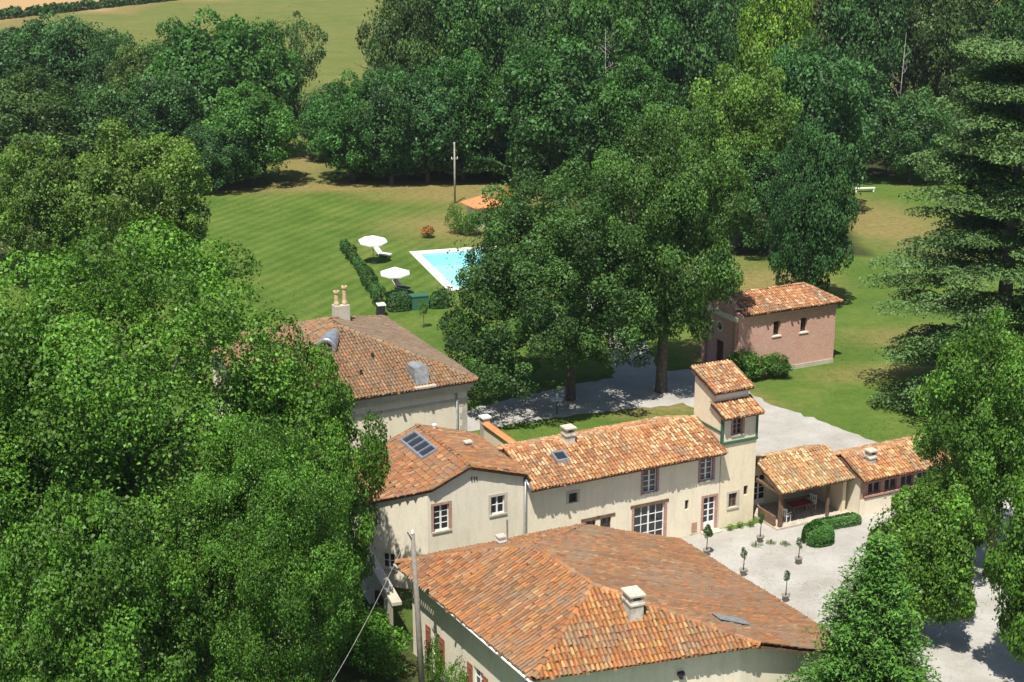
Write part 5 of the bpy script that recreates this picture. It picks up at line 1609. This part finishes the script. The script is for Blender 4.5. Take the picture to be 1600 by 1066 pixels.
T = Thing('green_box', 'plain green storage box set between the clipped hedges', 'box', (-8.2, 131.0, 0), .3)
MB().box(-.75, .75, -.5, .5, 0, 1.2).build('body', 'green_box', T, org=(0, 0, 0))
MB().box(-.8, .8, -.55, .55, 1.2, 1.28).build('lid', 'green_box', T, org=(0, 0, 0))
T = Thing('wheeled_bin', 'dark wheeled bin with a white lid at the corner of the pool hedge', 'bin', (-11.4, 128.8, 0), .3)
MB().prism([(-.3, -.35, .1), (.3, -.35, .1), (.36, .4, .1), (-.36, .4, .1)], (0, 0, .85)).build('body', 'iron', T, org=(0, 0, 0))
MB().box(-.36, .36, -.4, .45, .95, 1.04).build('lid', 'white', T, org=(0, 0, 0))
for sx in (-1, 1): MB().tube([(sx * .3, .35, .12), (sx * .38, .35, .12)], [.12, .12], 10).build('wheel', 'iron', T, org=(0, 0, 0))

# ================================================================ POLES, BENCH, SMALL THINGS
T = Thing('utility_pole', 'thin pale utility pole standing on the far lawn edge', 'pole', (-6.65, 176.1, 0), .4)
MB().tube([(0, 0, -.3), (0, 0, 7.2)], [.13, .09], 8).build('post', 'pale_bark', T, True, (0, 0, 0))
MB().box(-.42, .42, -.05, .05, 5.2, 5.3).build('crossarm', 'pale_bark', T, org=(0, 0, 0))
for x in (-.35, .35): MB().lathe([(.05, 5.3), (.06, 5.38), (.03, 5.5), (.0, 5.51)], 8, (x, 0)).build('insulator', 'white', T, org=(0, 0, 0))
FP = W(-11.95, -12.6)
T = Thing('utility_pole', 'weathered grey utility pole in front of the hipped farmhouse', 'pole', tuple(FP), 0)
MB().tube([(0, 0, -.3), (-.16, .05, 4.2), (-.34, .1, 8.55)], [.16, .13, .10], 10).build('post', 'concrete', T, True, (0, 0, 0))
MB().tube([(-.34, .1, 8.2), (-.55, -.15, 8.75)], [.03, .03], 6).build('bracket', 'iron', T, org=(0, 0, 0))
MB().lathe([(.04, 8.55), (.08, 8.6), (.05, 8.75), (.0, 8.78)], 8, (-.34, .1)).build('insulator', 'white', T, org=(0, 0, 0))
a, b_ = FP + Vector((-.5, -.1, 8.65)), Vector((-8.12, 47.47, 7.0))
pts = []
for k in range(15):
    t = k / 14
    p = a.lerp(b_, t); p.z -= .5 * math.sin(math.pi * t)
    pts.append(p)
o = MB().tube(pts, [.011] * 15, 5).build('overhead_cable', 'pale_bark', None)
tag(o, 'thin overhead cable running down from the foreground utility pole', 'cable')

T = Thing('garden_bench', 'long low white bench far off on the grass left of the cedar', 'bench', (42.6, 182.9, 0), .15)
MB().box(-1.3, 1.3, -.25, .25, .42, .5).build('seat', 'white', T, org=(0, 0, 0))
for x in (-1.1, 1.1): MB().box(x - .08, x + .08, -.2, .2, 0, .42).build('leg', 'white', T, org=(0, 0, 0))

T = Thing('garden_ornament', 'small white garden ornament on a thin dark stand beside the shady drive', 'ornament', (3.2, 103.2, 0), .3)
MB().tube([(0, 0, 0), (0, 0, 1.0)], [.04, .03], 8).build('stand', 'iron', T, org=(0, 0, 0))
MB().lathe([(.0, 1.0), (.1, 1.02), (.42, 1.16), (.46, 1.22), (.4, 1.2), (.0, 1.1)], 14).build('bowl', 'white', T, True, (0, 0, 0))
MB().lathe([(.0, 1.1), (.1, 1.12), (.06, 1.35), (.12, 1.5), (.05, 1.62), (.0, 1.65)], 10).build('finial', 'white', T, True, (0, 0, 0))

# furniture
def chair(label, loc, rz, group='white chairs under the porch'):
    T = Thing('garden_chair', label, 'chair', loc, rz, group)
    MB().box(-.23, .23, -.23, .23, .42, .46).build('seat', 'white', T, org=(0, 0, 0))
    mb = MB()
    for x in (-.2, -.07, .07, .2): mb.box(x - .025, x + .025, .2, .235, .46, .9)
    mb.box(-.23, .23, .195, .24, .84, .92)
    mb.build('backrest', 'white', T, org=(0, 0, 0))
    for x in (-.2, .2):
        for y in (-.2, .2): MB().box(x - .02, x + .02, y - .02, y + .02, 0, .42).build('leg', 'white', T, org=(0, 0, 0))
    for x in (-.23, .23): MB().box(x - .02, x + .02, -.22, .2, .62, .65).build('armrest', 'white', T, org=(0, 0, 0))
chair('white chair nearest the porch post', tuple(W(15.5, -3.15, .12)), SA + 1.9)
chair('white chair at the right end of the porch table', tuple(W(18.0, -2.3, .12)), SA - 1.2)
T = Thing('porch_table', 'table with a red cloth under the porch roof', 'table', tuple(W(16.9, -2.6, .12)), SA)
MB().box(-.75, .75, -.42, .42, .7, .74).build('tabletop', 'wood', T, org=(0, 0, 0))
MB().box(-.5, .5, -.435, .435, .745, .755).build('cloth', 'red_cloth', T, org=(0, 0, 0))
for x in (-.68, .68):
    for y in (-.36, .36): MB().box(x - .03, x + .03, y - .03, y + .03, 0, .7).build('leg', 'wood', T, org=(0, 0, 0))
T = Thing('garden_table', 'white garden table against the gabled house wall behind the farmhouse roof', 'table', tuple(W(-5.2, -4.4)), SA)
MB().box(-.9, .9, -.45, .45, .72, .77).build('tabletop', 'white', T, org=(0, 0, 0))
for x in (-.8, .8):
    for y in (-.38, .38): MB().box(x - .03, x + .03, y - .03, y + .03, 0, .72).build('leg', 'white', T, org=(0, 0, 0))
hedge('field_hedge', 'dark hedge line between the wheat field and the green field', [(-148.8, 362), (-133.4, 407.2), (-120.7, 434.0), (-107.0, 460.0), (-85.5, 499.7)], 3.0, 2.2, 16000, 450, .8, tint=(.8, .8, .8), ragged=.3)

# ================================================================ HAZE
hz_m = bpy.data.materials.new('haze_air')
hz_m.use_nodes = True
hz_nt = hz_m.node_tree
hz_nt.nodes.clear()
hz_o = hz_nt.nodes.new('ShaderNodeOutputMaterial')
hz_v = hz_nt.nodes.new('ShaderNodeVolumePrincipled')
hz_v.inputs['Color'].default_value = (.80, .88, .95, 1)
hz_v.inputs['Density'].default_value = 0.00011
hz_v.inputs['Anisotropy'].default_value = 0.2
hz_nt.links.new(hz_v.outputs[0], hz_o.inputs['Volume'])
hz = MB().box(-4600, 4600, -4300, 4900, -2.5, 40.5).build('haze', hz_m)
tag(hz, 'thin summer haze in the air over the valley', 'haze', None, 'stuff')
